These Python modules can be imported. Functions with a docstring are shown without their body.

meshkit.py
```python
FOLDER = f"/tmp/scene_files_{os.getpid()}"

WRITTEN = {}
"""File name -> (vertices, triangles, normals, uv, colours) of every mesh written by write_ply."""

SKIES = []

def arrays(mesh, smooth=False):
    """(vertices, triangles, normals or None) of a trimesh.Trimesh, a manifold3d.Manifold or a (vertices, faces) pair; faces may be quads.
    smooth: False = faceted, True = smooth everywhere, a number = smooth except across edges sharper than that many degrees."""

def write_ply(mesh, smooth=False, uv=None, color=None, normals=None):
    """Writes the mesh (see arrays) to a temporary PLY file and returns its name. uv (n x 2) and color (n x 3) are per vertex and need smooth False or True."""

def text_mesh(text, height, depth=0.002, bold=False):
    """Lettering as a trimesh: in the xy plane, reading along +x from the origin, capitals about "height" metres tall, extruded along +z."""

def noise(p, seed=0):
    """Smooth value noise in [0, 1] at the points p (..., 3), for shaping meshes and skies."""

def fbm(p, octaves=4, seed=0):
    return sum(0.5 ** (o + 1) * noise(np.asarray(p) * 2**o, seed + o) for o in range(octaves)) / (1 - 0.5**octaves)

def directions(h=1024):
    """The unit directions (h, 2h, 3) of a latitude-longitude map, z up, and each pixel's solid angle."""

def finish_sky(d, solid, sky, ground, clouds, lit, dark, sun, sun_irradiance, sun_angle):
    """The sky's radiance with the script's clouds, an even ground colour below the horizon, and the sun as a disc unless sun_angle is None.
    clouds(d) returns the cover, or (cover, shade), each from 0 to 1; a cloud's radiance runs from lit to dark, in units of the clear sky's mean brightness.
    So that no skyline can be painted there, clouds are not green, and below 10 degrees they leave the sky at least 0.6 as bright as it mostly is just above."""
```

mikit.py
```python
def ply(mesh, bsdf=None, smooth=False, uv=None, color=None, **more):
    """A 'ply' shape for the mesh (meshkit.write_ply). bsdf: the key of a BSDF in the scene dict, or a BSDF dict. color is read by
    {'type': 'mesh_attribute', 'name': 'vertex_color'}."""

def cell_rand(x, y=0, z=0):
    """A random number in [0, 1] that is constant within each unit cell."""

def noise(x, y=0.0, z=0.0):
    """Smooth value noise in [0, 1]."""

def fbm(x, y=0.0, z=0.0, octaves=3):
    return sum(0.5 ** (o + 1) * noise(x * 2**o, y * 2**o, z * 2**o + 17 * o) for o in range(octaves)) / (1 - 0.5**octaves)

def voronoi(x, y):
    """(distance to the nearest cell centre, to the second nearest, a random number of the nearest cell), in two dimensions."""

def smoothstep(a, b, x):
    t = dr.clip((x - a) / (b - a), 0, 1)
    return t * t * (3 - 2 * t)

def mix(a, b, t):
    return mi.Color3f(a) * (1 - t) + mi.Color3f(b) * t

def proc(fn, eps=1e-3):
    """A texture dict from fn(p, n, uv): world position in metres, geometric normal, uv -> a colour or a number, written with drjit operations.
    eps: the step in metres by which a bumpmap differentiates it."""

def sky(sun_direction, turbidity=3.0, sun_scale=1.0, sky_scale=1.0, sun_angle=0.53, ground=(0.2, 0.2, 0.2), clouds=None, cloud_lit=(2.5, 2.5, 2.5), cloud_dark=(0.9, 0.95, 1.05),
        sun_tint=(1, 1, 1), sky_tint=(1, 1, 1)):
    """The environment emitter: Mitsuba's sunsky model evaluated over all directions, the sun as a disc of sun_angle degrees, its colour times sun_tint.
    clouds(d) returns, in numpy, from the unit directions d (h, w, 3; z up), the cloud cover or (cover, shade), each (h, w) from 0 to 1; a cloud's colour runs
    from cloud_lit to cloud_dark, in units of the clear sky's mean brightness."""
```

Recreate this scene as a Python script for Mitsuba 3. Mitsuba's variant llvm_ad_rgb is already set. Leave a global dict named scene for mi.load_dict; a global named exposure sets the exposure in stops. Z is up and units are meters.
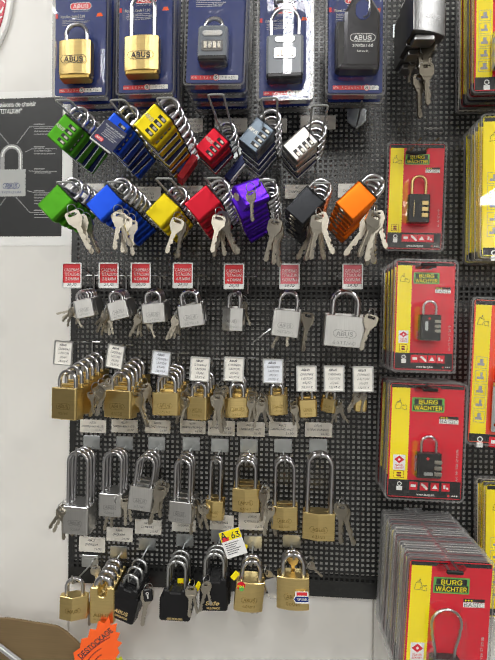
import math, random
import numpy as np, trimesh, mitsuba as mi, mikit, meshkit
import drjit as dr
from shapely.geometry import Polygon, Point, box as sbox, LineString
from shapely.ops import unary_union
from shapely import affinity

T = mi.ScalarTransform4f
rng = random.Random(7)
scene, labels = {}, {}

# ------------------------------------------------------------------ camera, lamps, exposure
D, F, YAW, ROLL = 0.72, 477.0, math.radians(4.85), math.radians(0.6)
exposure = -0.55
CAM = np.array([0.0, -D, 0.0])
fwd = np.array([-math.sin(YAW), math.cos(YAW), 0.0])
right0 = np.array([math.cos(YAW), math.sin(YAW), 0.0])
up0 = np.array([0.0, 0.0, 1.0])
right = right0 * math.cos(ROLL) + up0 * math.sin(ROLL)
up = up0 * math.cos(ROLL) - right0 * math.sin(ROLL)
scene['camera'] = {'type': 'perspective', 'fov': 2 * math.degrees(math.atan(247.5 / F)), 'fov_axis': 'x', 'near_clip': 0.01, 'far_clip': 50.0,
                   'to_world': T().look_at(origin=CAM.tolist(), target=(CAM + fwd).tolist(), up=up.tolist())}
LAMPS = [(0.10, -2.12, 22.0), (0.10, -3.45, 22.0), (-1.3, -1.05, 24.0), (1.4, -1.05, 24.0), (-2.3, -4.6, 38.0), (2.3, -4.6, 38.0)]
FLOOR_Z, CEIL_Z = -1.4, 1.5


def at(px, py, d):
    """the point at distance d in front of the board that the photograph shows near (px, py)"""
    v = fwd + (px - 247.5) / F * right - (py - 330.0) / F * up
    return CAM + v * ((D - d) / v[1])


def pxm(p):
    return float(np.dot(np.asarray(p) - CAM, fwd)) / F


# ------------------------------------------------------------------ mesh helpers
def ccw(o):
    o = np.asarray(o, float)
    a = np.sum(o[:, 0] * np.roll(o[:, 1], -1) - np.roll(o[:, 0], -1) * o[:, 1])
    return o if a > 0 else o[::-1]


def inset(o, b):
    e = np.roll(o, -1, 0) - o
    e /= np.linalg.norm(e, axis=1, keepdims=True) + 1e-12
    n = np.stack([-e[:, 1], e[:, 0]], 1)
    m = n + np.roll(n, 1, 0)
    k = np.maximum(1 + np.sum(n * np.roll(n, 1, 0), 1), 0.35)
    return o + m / k[:, None] * b


def rrect(w, h, r, n=4, cx=0, cy=0):
    r = max(min(r, w / 2 - 1e-5, h / 2 - 1e-5), 1e-5)
    pts = []
    for sx, sy, a0 in ((1, 1, 0), (-1, 1, 90), (-1, -1, 180), (1, -1, 270)):
        for k in range(n + 1):
            a = math.radians(a0 + 90 * k / n)
            pts.append((cx + sx * (w / 2 - r) + r * math.cos(a), cy + sy * (h / 2 - r) + r * math.sin(a)))
    return np.array(pts)


def tri2(poly):
    return trimesh.creation.triangulate_polygon(poly, engine='earcut')


def fix(m):
    if m.volume < 0:
        m.invert()
    return m


def extr(outline, t, b=0.0, axis='y'):
    """bevelled slab: the outline (x,z) swept along y, or (x,y) along z, centred"""
    o = ccw(outline)
    N = len(o)
    prof = [(b, -t / 2), (0, -t / 2 + b), (0, t / 2 - b), (b, t / 2)] if b > 0 else [(0, -t / 2), (0, t / 2)]
    V = []
    for i, h in prof:
        q = inset(o, i) if i else o
        hh = np.full(N, h)
        V.append(np.stack([q[:, 0], hh, q[:, 1]] if axis == 'y' else [q[:, 0], q[:, 1], hh], 1))
    fs = []
    a = np.arange(N)
    bb = (a + 1) % N
    for k in range(len(prof) - 1):
        fs += [np.stack([k * N + a, k * N + bb, (k + 1) * N + bb], 1), np.stack([k * N + a, (k + 1) * N + bb, (k + 1) * N + a], 1)]
    q = inset(o, b) if b else o
    cv, cf = tri2(Polygon(q))
    base = len(prof) * N
    V += [np.stack([cv[:, 0], np.full(len(cv), h), cv[:, 1]] if axis == 'y' else [cv[:, 0], cv[:, 1], np.full(len(cv), h)], 1) for h in (-t / 2, t / 2)]
    fs += [cf[:, ::-1] + base, cf + base + len(cv)]
    m = trimesh.Trimesh(np.vstack(V), np.vstack(fs), process=False)
    m.merge_vertices(digits_vertex=7)
    m.fix_normals()
    return fix(m)


def tube(path, r, sides=8, closed=False):
    p = np.asarray(path, float)
    n = len(p)
    t = np.roll(p, -1, 0) - np.roll(p, 1, 0) if closed else np.gradient(p, axis=0)
    t /= np.linalg.norm(t, axis=1, keepdims=True) + 1e-12
    ref = np.array([0, 0, 1.0]) if abs(t[0, 2]) < 0.9 else np.array([1.0, 0, 0])
    a = np.cross(t[0], ref)
    a /= np.linalg.norm(a)
    A = []
    for i in range(n):
        a = a - t[i] * np.dot(a, t[i])
        a /= np.linalg.norm(a) + 1e-12
        A.append(a)
    A = np.array(A)
    B = np.cross(t, A)
    an = np.arange(sides) * 2 * np.pi / sides
    V = (p[:, None] + r * (np.cos(an)[None, :, None] * A[:, None] + np.sin(an)[None, :, None] * B[:, None])).reshape(-1, 3)
    fs = []
    for i in range(n if closed else n - 1):
        j = (i + 1) % n
        for k in range(sides):
            l = (k + 1) % sides
            fs += [(i * sides + k, i * sides + l, j * sides + l), (i * sides + k, j * sides + l, j * sides + k)]
    if not closed:
        V = np.vstack([V, p[:1], p[-1:]])
        for k in range(sides):
            l = (k + 1) % sides
            fs += [(len(V) - 2, l, k), (len(V) - 1, (n - 1) * sides + k, (n - 1) * sides + l)]
    m = trimesh.Trimesh(V, np.array(fs), process=False)
    return fix(m)


def flat(poly, y=0.0):
    """a sheet facing the viewer (-y) from a shapely polygon in (x, z)"""
    gs = [g for g in getattr(poly, 'geoms', [poly]) if g.area > 1e-12]
    ms = []
    for g in gs:
        v, f = tri2(g)
        ms.append(trimesh.Trimesh(np.stack([v[:, 0], np.full(len(v), y), v[:, 1]], 1), f, process=False))
    m = cat(ms)
    flip = m.face_normals[:, 1] > 0
    m.faces[flip] = m.faces[flip][:, ::-1]
    return trimesh.Trimesh(m.vertices, m.faces, process=False)


def cat(ms):
    ms = [m for m in ms if m is not None and len(m.faces)]
    return trimesh.util.concatenate(ms) if len(ms) > 1 else ms[0]


def moved(m, x=0, y=0, z=0):
    m = m.copy()
    m.apply_translation([x, y, z])
    return m


def box(w, d, h, x=0, y=0, z=0, b=0.0):
    return moved(extr(rrect(w, h, b, 1) if b else np.array([(-w / 2, -h / 2), (w / 2, -h / 2), (w / 2, h / 2), (-w / 2, h / 2)]), d, b), x, y, z)


_txt = {}


def txt(s, h, x=0, z=0, y=0, bold=False, fit=None, rot=0, slant=0, align='c', sx=1.0):
    """flat lettering facing -y; centred on (x, z) by default; fit = widest width"""
    key = (s, bold)
    if key not in _txt:
        m = meshkit.text_mesh(s, 1.0, 0.01, bold)
        n = m.face_normals[:, 2] > 0.5
        v, f = m.vertices, m.faces[n]
        u = np.unique(f)
        mp = np.zeros(len(v), int)
        mp[u] = np.arange(len(u))
        _txt[key] = (v[u][:, :2].copy(), mp[f])
    v, f = _txt[key]
    v = v * h
    v = np.stack([v[:, 0] * sx + slant * v[:, 1], v[:, 1]], 1)
    w = np.ptp(v[:, 0])
    if fit and w > fit:
        v = v * np.array([fit / w, 1])
        w = fit
    v = v - np.array([v[:, 0].min() + (w / 2 if align == 'c' else 0), h / 2])
    if rot:
        c, s_ = math.cos(math.radians(rot)), math.sin(math.radians(rot))
        v = v @ np.array([[c, s_], [-s_, c]])
    return trimesh.Trimesh(np.stack([v[:, 0] + x, np.full(len(v), y), v[:, 1] + z], 1), f, process=False)


def tm(pos, tilt=0, yaw=0, pitch=0):
    return T().translate([float(c) for c in pos]).rotate([0, 0, 1], yaw).rotate([0, 1, 0], tilt).rotate([1, 0, 0], pitch)


# ------------------------------------------------------------------ materials
def two(b):
    return {'type': 'twosided', 'bsdf': b}


def col(c):
    return {'type': 'rgb', 'value': list(map(float, c))}


def metal(name, c, rough, spec=0.5):
    scene[name] = two({'type': 'principled', 'base_color': col(c) if not isinstance(c, dict) else c, 'metallic': 1.0, 'roughness': rough, 'specular': spec})


def paint(name, c, rough=0.5, spec=0.5):
    scene[name] = two({'type': 'principled', 'base_color': col(c) if not isinstance(c, dict) else c, 'metallic': 0.0, 'roughness': rough, 'specular': spec})


def streak(c, amp, fx, fz):
    def fn(p, n, uv):
        s = mikit.noise(p.x * fx + p.z * 31.0, p.y * 60.0, p.z * fz)
        return mi.Color3f(c) * (1 - amp / 2 + amp * s)
    return mikit.proc(fn)


def wall_fn(p, n, uv):
    s = mikit.fbm(p.x * 3.0, p.y * 3.0, p.z * 3.0)
    g = mikit.smoothstep(0.70, 0.80, mikit.noise(p.x * 24.0, p.y * 10.0, p.z * 16.0)) * 0.03
    return mi.Color3f(0.75, 0.735, 0.70) * (0.97 + 0.06 * s - g)


def cardboard_fn(p, n, uv):
    s = mikit.noise(p.x * 40.0, p.y * 40.0, p.z * 700.0) * 0.14 + mikit.fbm(p.x * 14.0, 0.0, p.z * 14.0) * 0.2
    return mi.Color3f(0.17, 0.118, 0.06) * (0.84 + s)


def board_fn(p, n, uv):
    s = mikit.fbm(p.x * 9.0, p.y * 9.0, p.z * 9.0)
    return mi.Color3f(0.020, 0.021, 0.021) * (0.8 + 0.4 * s)


paint('white_paint', mikit.proc(wall_fn), 0.45)
paint('ceiling_paint', (0.8, 0.8, 0.78), 0.8)
paint('floor_tile', (0.2, 0.195, 0.185), 0.4)
paint('shop_wall', (0.14, 0.135, 0.13), 0.7)
paint('far_wall', (0.72, 0.71, 0.68), 0.7)
paint('board_metal', mikit.proc(board_fn), 0.27, 0.5)
paint('board_back', (0.78, 0.77, 0.75), 0.7)
paint('rail_black', (0.015, 0.015, 0.015), 0.6)
paint('silver_paint', (0.16, 0.18, 0.21), 0.3)
paint('cardboard', mikit.proc(cardboard_fn), 0.8, 0.2)
metal('chrome', (0.56, 0.56, 0.58), 0.11)
metal('wire_steel', (0.52, 0.53, 0.53), 0.3)
paint('wire_grey', (0.30, 0.31, 0.30), 0.35)
metal('plate_steel', (0.60, 0.63, 0.64), 0.33)
metal('frame_steel', (0.66, 0.67, 0.66), 0.3)
metal('nickel', (0.54, 0.50, 0.42), 0.32)
metal('key_dark', (0.13, 0.115, 0.09), 0.42)
metal('key_brass', (0.62, 0.46, 0.2), 0.3)
metal('brass', streak((0.82, 0.63, 0.27), 0.14, 30.0, 1500.0), 0.3)
metal('brass_dull', streak((0.58, 0.43, 0.17), 0.14, 30.0, 1500.0), 0.34)
metal('brass_dark', (0.46, 0.31, 0.09), 0.4)
metal('titan', streak((0.68, 0.68, 0.67), 0.16, 1500.0, 40.0), 0.3)
metal('titan_mid', streak((0.19, 0.19, 0.19), 0.16, 1500.0, 40.0), 0.3)
metal('titan_dark', (0.36, 0.36, 0.36), 0.4)
ALU = {'green': (0.065, 0.30, 0.012), 'blue': (0.012, 0.075, 0.62), 'yellow': (0.86, 0.68, 0.015), 'red': (0.62, 0.015, 0.035), 'steel': (0.13, 0.16, 0.195), 'silver': (0.44, 0.43, 0.41),
       'purple': (0.09, 0.012, 0.55), 'black': (0.035, 0.037, 0.042), 'orange': (0.92, 0.19, 0.008)}
for k, c in ALU.items():
    scene['alu_' + k] = two({'type': 'principled', 'base_color': col(c), 'metallic': 0.8 if k not in ('steel', 'silver') else 0.95, 'roughness': 0.33, 'specular': 0.5})
paint('black_plastic', (0.012, 0.012, 0.013), 0.32, 0.35)
paint('black_vinyl', (0.010, 0.010, 0.011), 0.38, 0.25)
metal('black_chrome', (0.10, 0.10, 0.11), 0.18)
metal('dial_metal', (0.42, 0.40, 0.35), 0.35)
paint('gold_ink', (0.62, 0.46, 0.2), 0.4)
PRINT = {'red': (0.64, 0.010, 0.028), 'yellow': (0.90, 0.74, 0.006), 'black': (0.009, 0.009, 0.010), 'white': (0.80, 0.80, 0.78), 'navy': (0.014, 0.03, 0.16), 'green': (0.12, 0.42, 0.08),
         'label_red': (0.66, 0.035, 0.045), 'label_pink': (0.70, 0.16, 0.19), 'orange': (0.95, 0.13, 0.02), 'orange_red': (0.80, 0.075, 0.03), 'lime': (0.72, 0.85, 0.05), 'paper': (0.80, 0.78, 0.72), 'paper_blue': (0.76, 0.79, 0.85), 'ink': (0.03, 0.03, 0.05),
         'grey': (0.34, 0.34, 0.35), 'pale_grey': (0.55, 0.54, 0.52), 'deep_navy': (0.010, 0.014, 0.06), 'maroon': (0.22, 0.012, 0.02), 'poster': (0.021, 0.022, 0.023), 'poster_lock': (0.42, 0.43, 0.42), 'line_grey': (0.33, 0.33, 0.33), 'sign_red': (0.58, 0.02, 0.05)}
for k, c in PRINT.items():
    paint('print_' + k, c, 0.42 if k not in ('paper', 'ink', 'cardboard', 'orange', 'lime') else 0.7, 0.4)
scene['clear'] = {'type': 'thindielectric', 'int_ior': 1.45}
scene['clear_rim'] = {'type': 'blendbsdf', 'weight': 0.17, 'a': {'type': 'thindielectric', 'int_ior': 1.5}, 'b': two({'type': 'principled', 'base_color': col((0.62, 0.62, 0.62)), 'roughness': 0.25, 'specular': 0.6})}
scene['clear_bag'] = {'type': 'blendbsdf', 'weight': 0.3, 'a': {'type': 'thindielectric', 'int_ior': 1.5}, 'b': two({'type': 'diffuse', 'reflectance': col((0.7, 0.7, 0.7))})}


# ------------------------------------------------------------------ naming
used = {}


def numbered(name):
    n = used.get(name, 0)
    used[name] = n + 1
    return name if n == 0 else f'{name}_{n:03d}'


def thing(name, label, cat_, group=None):
    key = numbered(name)
    labels[key] = {'label': label, 'category': cat_}
    if group:
        labels[key]['group'] = group
    return key


def put(key, part, shape, to_world=None, label=None):
    k = numbered(key + '__' + part) if part else key
    scene[k] = {**shape, 'to_world': to_world} if to_world is not None else dict(shape)
    if label:
        labels[k] = {'label': label}
    return k


def put_kit(key, kit, to_world, skip=()):
    """kit: list of (path, shape[, label]); path 'a' or 'a>b'; repeated names get numbers"""
    last = {}
    for it in kit:
        path, shape = it[0], it[1]
        if path in skip:
            continue
        if '>' in path:
            a, b = path.split('>')
            put(last[a], b, shape, to_world, it[2] if len(it) > 2 else None)
        else:
            last[path] = put(key, path, shape, to_world, it[2] if len(it) > 2 else None)


def struct(key, mesh, bsdf, smooth=False, parent=None, kind='structure'):
    k = numbered((parent + '__' if parent else '') + key)
    scene[k] = mikit.ply(mesh, bsdf, smooth=smooth)
    if parent is None:
        labels[k] = {'kind': kind}
    return k


ORD = ['front', 'second', 'third', 'fourth', 'fifth', 'sixth', 'seventh', 'eighth', 'ninth', 'tenth', 'eleventh', 'twelfth', 'thirteenth', 'fourteenth', 'fifteenth', 'sixteenth', 'seventeenth', 'eighteenth', 'nineteenth',
       'twentieth', 'twenty-first', 'twenty-second', 'twenty-third', 'twenty-fourth']

# ------------------------------------------------------------------ setting
XL, XR, YB = -3.0, 3.0, -5.5
BACK = 0.012
struct('wall_back', box(6.0, 0.04, CEIL_Z - FLOOR_Z, 0, BACK + 0.02, (CEIL_Z + FLOOR_Z) / 2), 'white_paint')
struct('wall_left', box(0.05, -YB + 0.1, CEIL_Z - FLOOR_Z, XL - 0.02, YB / 2, (CEIL_Z + FLOOR_Z) / 2), 'shop_wall')
struct('wall_right', box(0.05, -YB + 0.1, CEIL_Z - FLOOR_Z, XR + 0.02, YB / 2, (CEIL_Z + FLOOR_Z) / 2), 'shop_wall')
struct('wall_front', box(6.0, 0.05, CEIL_Z - FLOOR_Z, 0, YB - 0.02, (CEIL_Z + FLOOR_Z) / 2), 'far_wall')
struct('floor', box(6.0, -YB + 0.1, 0.05, 0, YB / 2, FLOOR_Z - 0.025), 'floor_tile')
struct('ceiling', box(6.0, -YB + 0.1, 0.05, 0, YB / 2, CEIL_Z + 0.025), 'ceiling_paint')
for i, (lx, ly, rad) in enumerate(LAMPS):
    k = thing('ceiling_lamp', f'long white ceiling lamp {"in the middle" if abs(lx) < .5 else "at the left" if lx < 0 else "at the right"} of the {"row above the display" if ly > -1 else "second row" if ly > -3 else "third row" if ly > -4 else "last row"}', 'lamp', 'ceiling lamps of the shop')
    put(k, 'housing', mikit.ply(box(0.46, 1.24, 0.02, lx, ly, CEIL_Z - 0.011), 'ceiling_paint'))
    q = trimesh.Trimesh([[lx - .21, ly - .6, CEIL_Z - .022], [lx + .21, ly - .6, CEIL_Z - .022], [lx + .21, ly + .6, CEIL_Z - .022], [lx - .21, ly + .6, CEIL_Z - .022]], [[0, 2, 1], [0, 3, 2]], process=False)
    put(k, 'diffuser', {**mikit.ply(q, 'ceiling_paint'), 'emitter': {'type': 'area', 'radiance': col((rad, rad * 0.99, rad * 0.965))}})

# white panel sheets of the back wall: lower sheets with a joint, left sheet beside the board
pl = at(71, 330, 0)[0]
zb = at(300, 595, 0)[2]
xs = at(374, 620, 0)[0]
lw = 1.2
struct('trim_1', box(lw, 0.006, 1.2, pl - 0.003 - lw / 2, BACK - 0.003, 0.0, 0.001), 'white_paint')
struct('trim_2', box(xs - pl, 0.006, 0.5, (xs + pl) / 2 - 0.0008, BACK - 0.003, zb - 0.252, 0.001), 'white_paint')
struct('trim_3', box(0.6, 0.006, 0.5, xs + 0.3012, BACK - 0.003, zb - 0.252, 0.001), 'white_paint')

# perforated board: a sheet with square holes, its grey back and dark rails behind it
PITCH, HOLE, TH = 0.0076, 0.0045, 0.0014
x0, z1 = pl, at(250, -14, 0)[2]
nx = int((at(515, 330, 0)[0] - x0) / PITCH)
MARG = 3
nz = int((z1 - zb) / PITCH)
x1 = x0 + nx * PITCH
z0 = zb


def board_mesh():
    V, Fc = [], []
    c, h = PITCH / 2, HOLE / 2
    oc = np.array([(-c, -c), (c, -c), (c, c), (-c, c)])
    ic = np.array([(-h, -h), (h, -h), (h, h), (-h, h)])
    cell_v = np.vstack([np.column_stack([oc[:, 0], np.full(4, -TH / 2), oc[:, 1]]), np.column_stack([ic[:, 0], np.full(4, -TH / 2), ic[:, 1]]), np.column_stack([ic[:, 0], np.full(4, TH / 2), ic[:, 1]])])
    cf = []
    for k in range(4):
        l = (k + 1) % 4
        cf += [(k, l, 4 + l), (k, 4 + l, 4 + k), (4 + k, 4 + l, 8 + l), (4 + k, 8 + l, 8 + k)]
    cf = np.array(cf)
    solid = np.array([(0, 1, 2), (0, 2, 3)])
    n = 0
    for i in range(nx):
        for j in range(nz):
            off = np.array([x0 + (i + .5) * PITCH, 0, z0 + (j + .5) * PITCH])
            edge = i < 1 or j < MARG
            v = cell_v[:4] if edge else cell_v
            V.append(v + off)
            Fc.append((solid if edge else cf) + n)
            n += len(v)
    V, Fc = np.vstack(V), np.vstack(Fc)
    rim = box(nx * PITCH, 0.006, 0.0016, (x0 + x1) / 2, 0.0035, z0 + 0.0008), box(0.0016, 0.006, nz * PITCH, x0 + 0.0008, 0.0035, z0 + nz * PITCH / 2)
    return cat([trimesh.Trimesh(V, Fc, process=False), *rim])


bk = thing('perforated_board', 'dark grey perforated metal display board with square holes behind all padlocks', 'board')
put(bk, 'sheet', mikit.ply(board_mesh(), 'board_metal'))
put(bk, 'back_panel', mikit.ply(box(nx * PITCH - 0.004, 0.002, nz * PITCH - 0.004, (x0 + x1) / 2, 0.0062, z0 + nz * PITCH / 2), 'board_back'))
for zc, hh in ((at(300, 292, 0)[2], 0.021), (zb + PITCH * 3.2, PITCH * 2)):
    put(bk, 'rail', mikit.ply(box(nx * PITCH - 0.004, 0.0012, hh, (x0 + x1) / 2, 0.0044, zc), 'rail_black'))

YF = TH / 2        # the board's face stands this far in front of y = 0


# ------------------------------------------------------------------ hooks
def arc_pts(c, r, a0, a1, n, u, v):
    a = np.radians(np.linspace(a0, a1, n))
    return np.asarray(c) + r * (np.cos(a)[:, None] * np.asarray(u) + np.sin(a)[:, None] * np.asarray(v))


RW = 0.00125


def plate_outline(w, h, point=False):
    if point:
        return np.array([(-w / 2, h / 2), (-w / 2, -h * .12), (0, -h / 2), (w / 2, -h * .12), (w / 2, h / 2)])
    return rrect(w, h, 0.0015, 2)


def loop_hook(B, E, label):
    """two parallel wires from the board joined by a rounded end"""
    k = thing('display_hook', label, 'hook', None)
    d = np.asarray(E) - B
    L = np.linalg.norm(d)
    d = d / L
    xx = np.array([1.0, 0, 0])
    h0, h1, rr = 0.0062, 0.0088, 0.004
    pts = [B - xx * h0, E - d * rr - xx * h1, *arc_pts(E - d * rr - xx * (h1 - rr), rr, 180, 90, 5, xx, d)[1:], *arc_pts(E - d * rr + xx * (h1 - rr), rr, 90, 0, 5, xx, d), B + xx * h0]
    put(k, 'wire_loop', mikit.ply(tube(pts, RW, 8), 'wire_grey', smooth=40))
    put(k, 'back_plate', mikit.ply(moved(extr(plate_outline(0.027, 0.028, True), 0.0015, 0.0004), B[0], -YF - 0.0009, B[2] + 0.010), 'plate_steel', smooth=30))
    return d


def plate_hook(px, py_bottom, B, E, w, h, label, tip=True, point=True):
    k = thing('display_hook', label, 'hook', None)
    d = np.asarray(E) - B
    d = d / np.linalg.norm(d)
    z = np.array([0, 0, 1.0])
    pts = [B - d * 0.002, E]
    if tip:
        pts = [B - d * 0.002, *arc_pts(E + z * 0.006, 0.006, -90, 0, 5, d, z), E + d * 0.006 + z * 0.012]
    put(k, 'wire', mikit.ply(tube(pts, RW, 8), 'wire_steel', smooth=40))
    put(k, 'back_plate', mikit.ply(moved(extr(plate_outline(w, h, point), 0.0015, 0.0004), B[0], -YF - 0.0009, B[2] + h * 0.36), 'plate_steel', smooth=30))


def board_tag(x, y, w, h, lines, label, group=None, d=0.0):
    """a small paper price tag on the board; lines = printed text"""
    P = at(x, y, d)
    s = pxm(P)
    k = thing('price_tag', label, 'price tag', group)
    W, H = w * s, h * s
    pos = (P[0], -YF - 0.0008 - d, P[2])
    put(k, 'paper', mikit.ply(extr(rrect(W, H, 0.0005, 1), 0.0008, 0.0001), 'print_paper'), tm(pos, 0.6))
    ms = []
    for i, (t, fx) in enumerate(lines):
        ms.append(txt(t, H * 0.14, -W * 0.02 + fx * W, H * (0.28 - 0.28 * i), -0.0006, fit=W * 0.8, slant=0.2))
    put(k, 'handwriting', mikit.ply(cat(ms), 'print_ink'), tm(pos, 0.6))


# ------------------------------------------------------------------ keys
def key_outline(kind):
    if kind == 'square':
        bow = Polygon(rrect(0.0175, 0.015, 0.004, 4, 0, -0.0045)).union(Polygon([(-.0080, -.009), (.0080, -.009), (.0040, -.0165), (-.0040, -.0165)]))
    elif kind == 'round':
        bow = Point(0, -0.006).buffer(0.0088, 8)
    else:
        bow = Polygon([(-.005, .002), (.005, .002), (.0078, -.003), (.0072, -.010), (.003, -.0155), (-.003, -.0155), (-.0072, -.010), (-.0078, -.003)]).buffer(.0012, 2)
    blade = [(-.0029, -.013), (-.0029, -.043), (-.001, -.046), (.001, -.0455)]
    z = -.043
    for i in range(5):
        blade += [(.0030 - .0011 * ((i * 7) % 3), z), (.0030 - .0011 * ((i * 7) % 3), z + .0022), (.0029, z + .0034)]
        z += .0042
    blade += [(.0030, -.013)]
    g = unary_union([bow, Polygon(blade).buffer(0)])
    g = g.difference(LineString([(-.0032, -.0010), (.0032, -.0010)]).buffer(.0020, 3))
    return g


def key_mesh(kind):
    g = key_outline(kind)
    m = trimesh.creation.extrude_polygon(g.simplify(1e-4), 0.0021, engine='earcut')
    v = m.vertices
    m = trimesh.Trimesh(np.stack([v[:, 0], v[:, 2] - .00105, v[:, 1]], 1), m.faces, process=False)
    m.fix_normals()
    gr = box(.0013, .0005, .026, -.0009, -.00115, -.030)
    bow = Polygon(key_outline(kind).exterior).intersection(sbox(-.02, -.0125, .02, .01))
    rim = bow.difference(bow.buffer(-.0012))
    e = cat([trimesh.creation.extrude_polygon(q, .0005, engine='earcut') for q in getattr(rim, 'geoms', [rim])])
    v = e.vertices
    e = trimesh.Trimesh(np.stack([v[:, 0], v[:, 2] - .0015, v[:, 1]], 1), e.faces, process=False)
    e.fix_normals()
    return cat([fix(m), gr, fix(e)])


KEYS = {(k, b): mikit.ply(key_mesh(k), b) for k in ('square', 'round', 'penta') for b in ('nickel', 'key_brass', 'black_plastic', 'key_dark') if b == 'nickel' or k == 'square' or (k == 'round' and b == 'key_brass')}
_a = np.linspace(0, 2 * np.pi, 18, endpoint=False)
RING = mikit.ply(tube(np.stack([np.cos(_a) * .0062, 0 * _a, np.sin(_a) * .0062], 1), .00055, 5, True), 'wire_steel', smooth=50)


def key_set(specs, d, label, group, kind='square', mat='nickel', shift=(0, 0, 0), jit=0.0, ring_up=True):
    """specs: [(bow px, bow py, tip px, tip py)]; the keys hang from one small ring"""
    k = thing('key_set', label, 'keys', group)
    sh = np.asarray(shift)
    tops = []
    for i, (bx, by, tx, ty) in enumerate(specs):
        di = d + 0.0026 * (len(specs) - 1 - i)
        A, Bt = at(bx, by, di), at(tx, ty, di)
        v = Bt - A
        L = math.hypot(v[0], v[2])
        tilt = math.degrees(math.atan2(-v[0], -v[2])) + rng.uniform(-jit, jit)
        s = min(max(L / 0.0445, 0.5), 1.1)
        tops.append(A + sh)
        m = T().translate((A + sh).tolist()).rotate([0, 0, 1], rng.choice((-1, 1)) * rng.uniform(6, 32)).rotate([0, 1, 0], tilt).scale(s)
        put(k, 'key', KEYS[(kind, mat)], m)
    c = np.mean(tops, 0) + np.array([0, 0, .0052 if ring_up else 0])
    put(k, 'ring', RING, T().translate(c.tolist()).rotate([0, 0, 1], rng.uniform(30, 70)))
    return k


# ------------------------------------------------------------------ padlocks
def shackle_mesh(a, r, L, depth=0.003, sides=10):
    z = np.array([0, 0, 1.0])
    x = np.array([1.0, 0, 0])
    pts = [(-a, 0, -L - depth), (-a, 0, -L * .5), *arc_pts((0, 0, 0), a, 180, 0, 15, x, z), (a, 0, -L * .5), (a, 0, -L - depth)]
    return tube(pts, r, sides)


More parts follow.
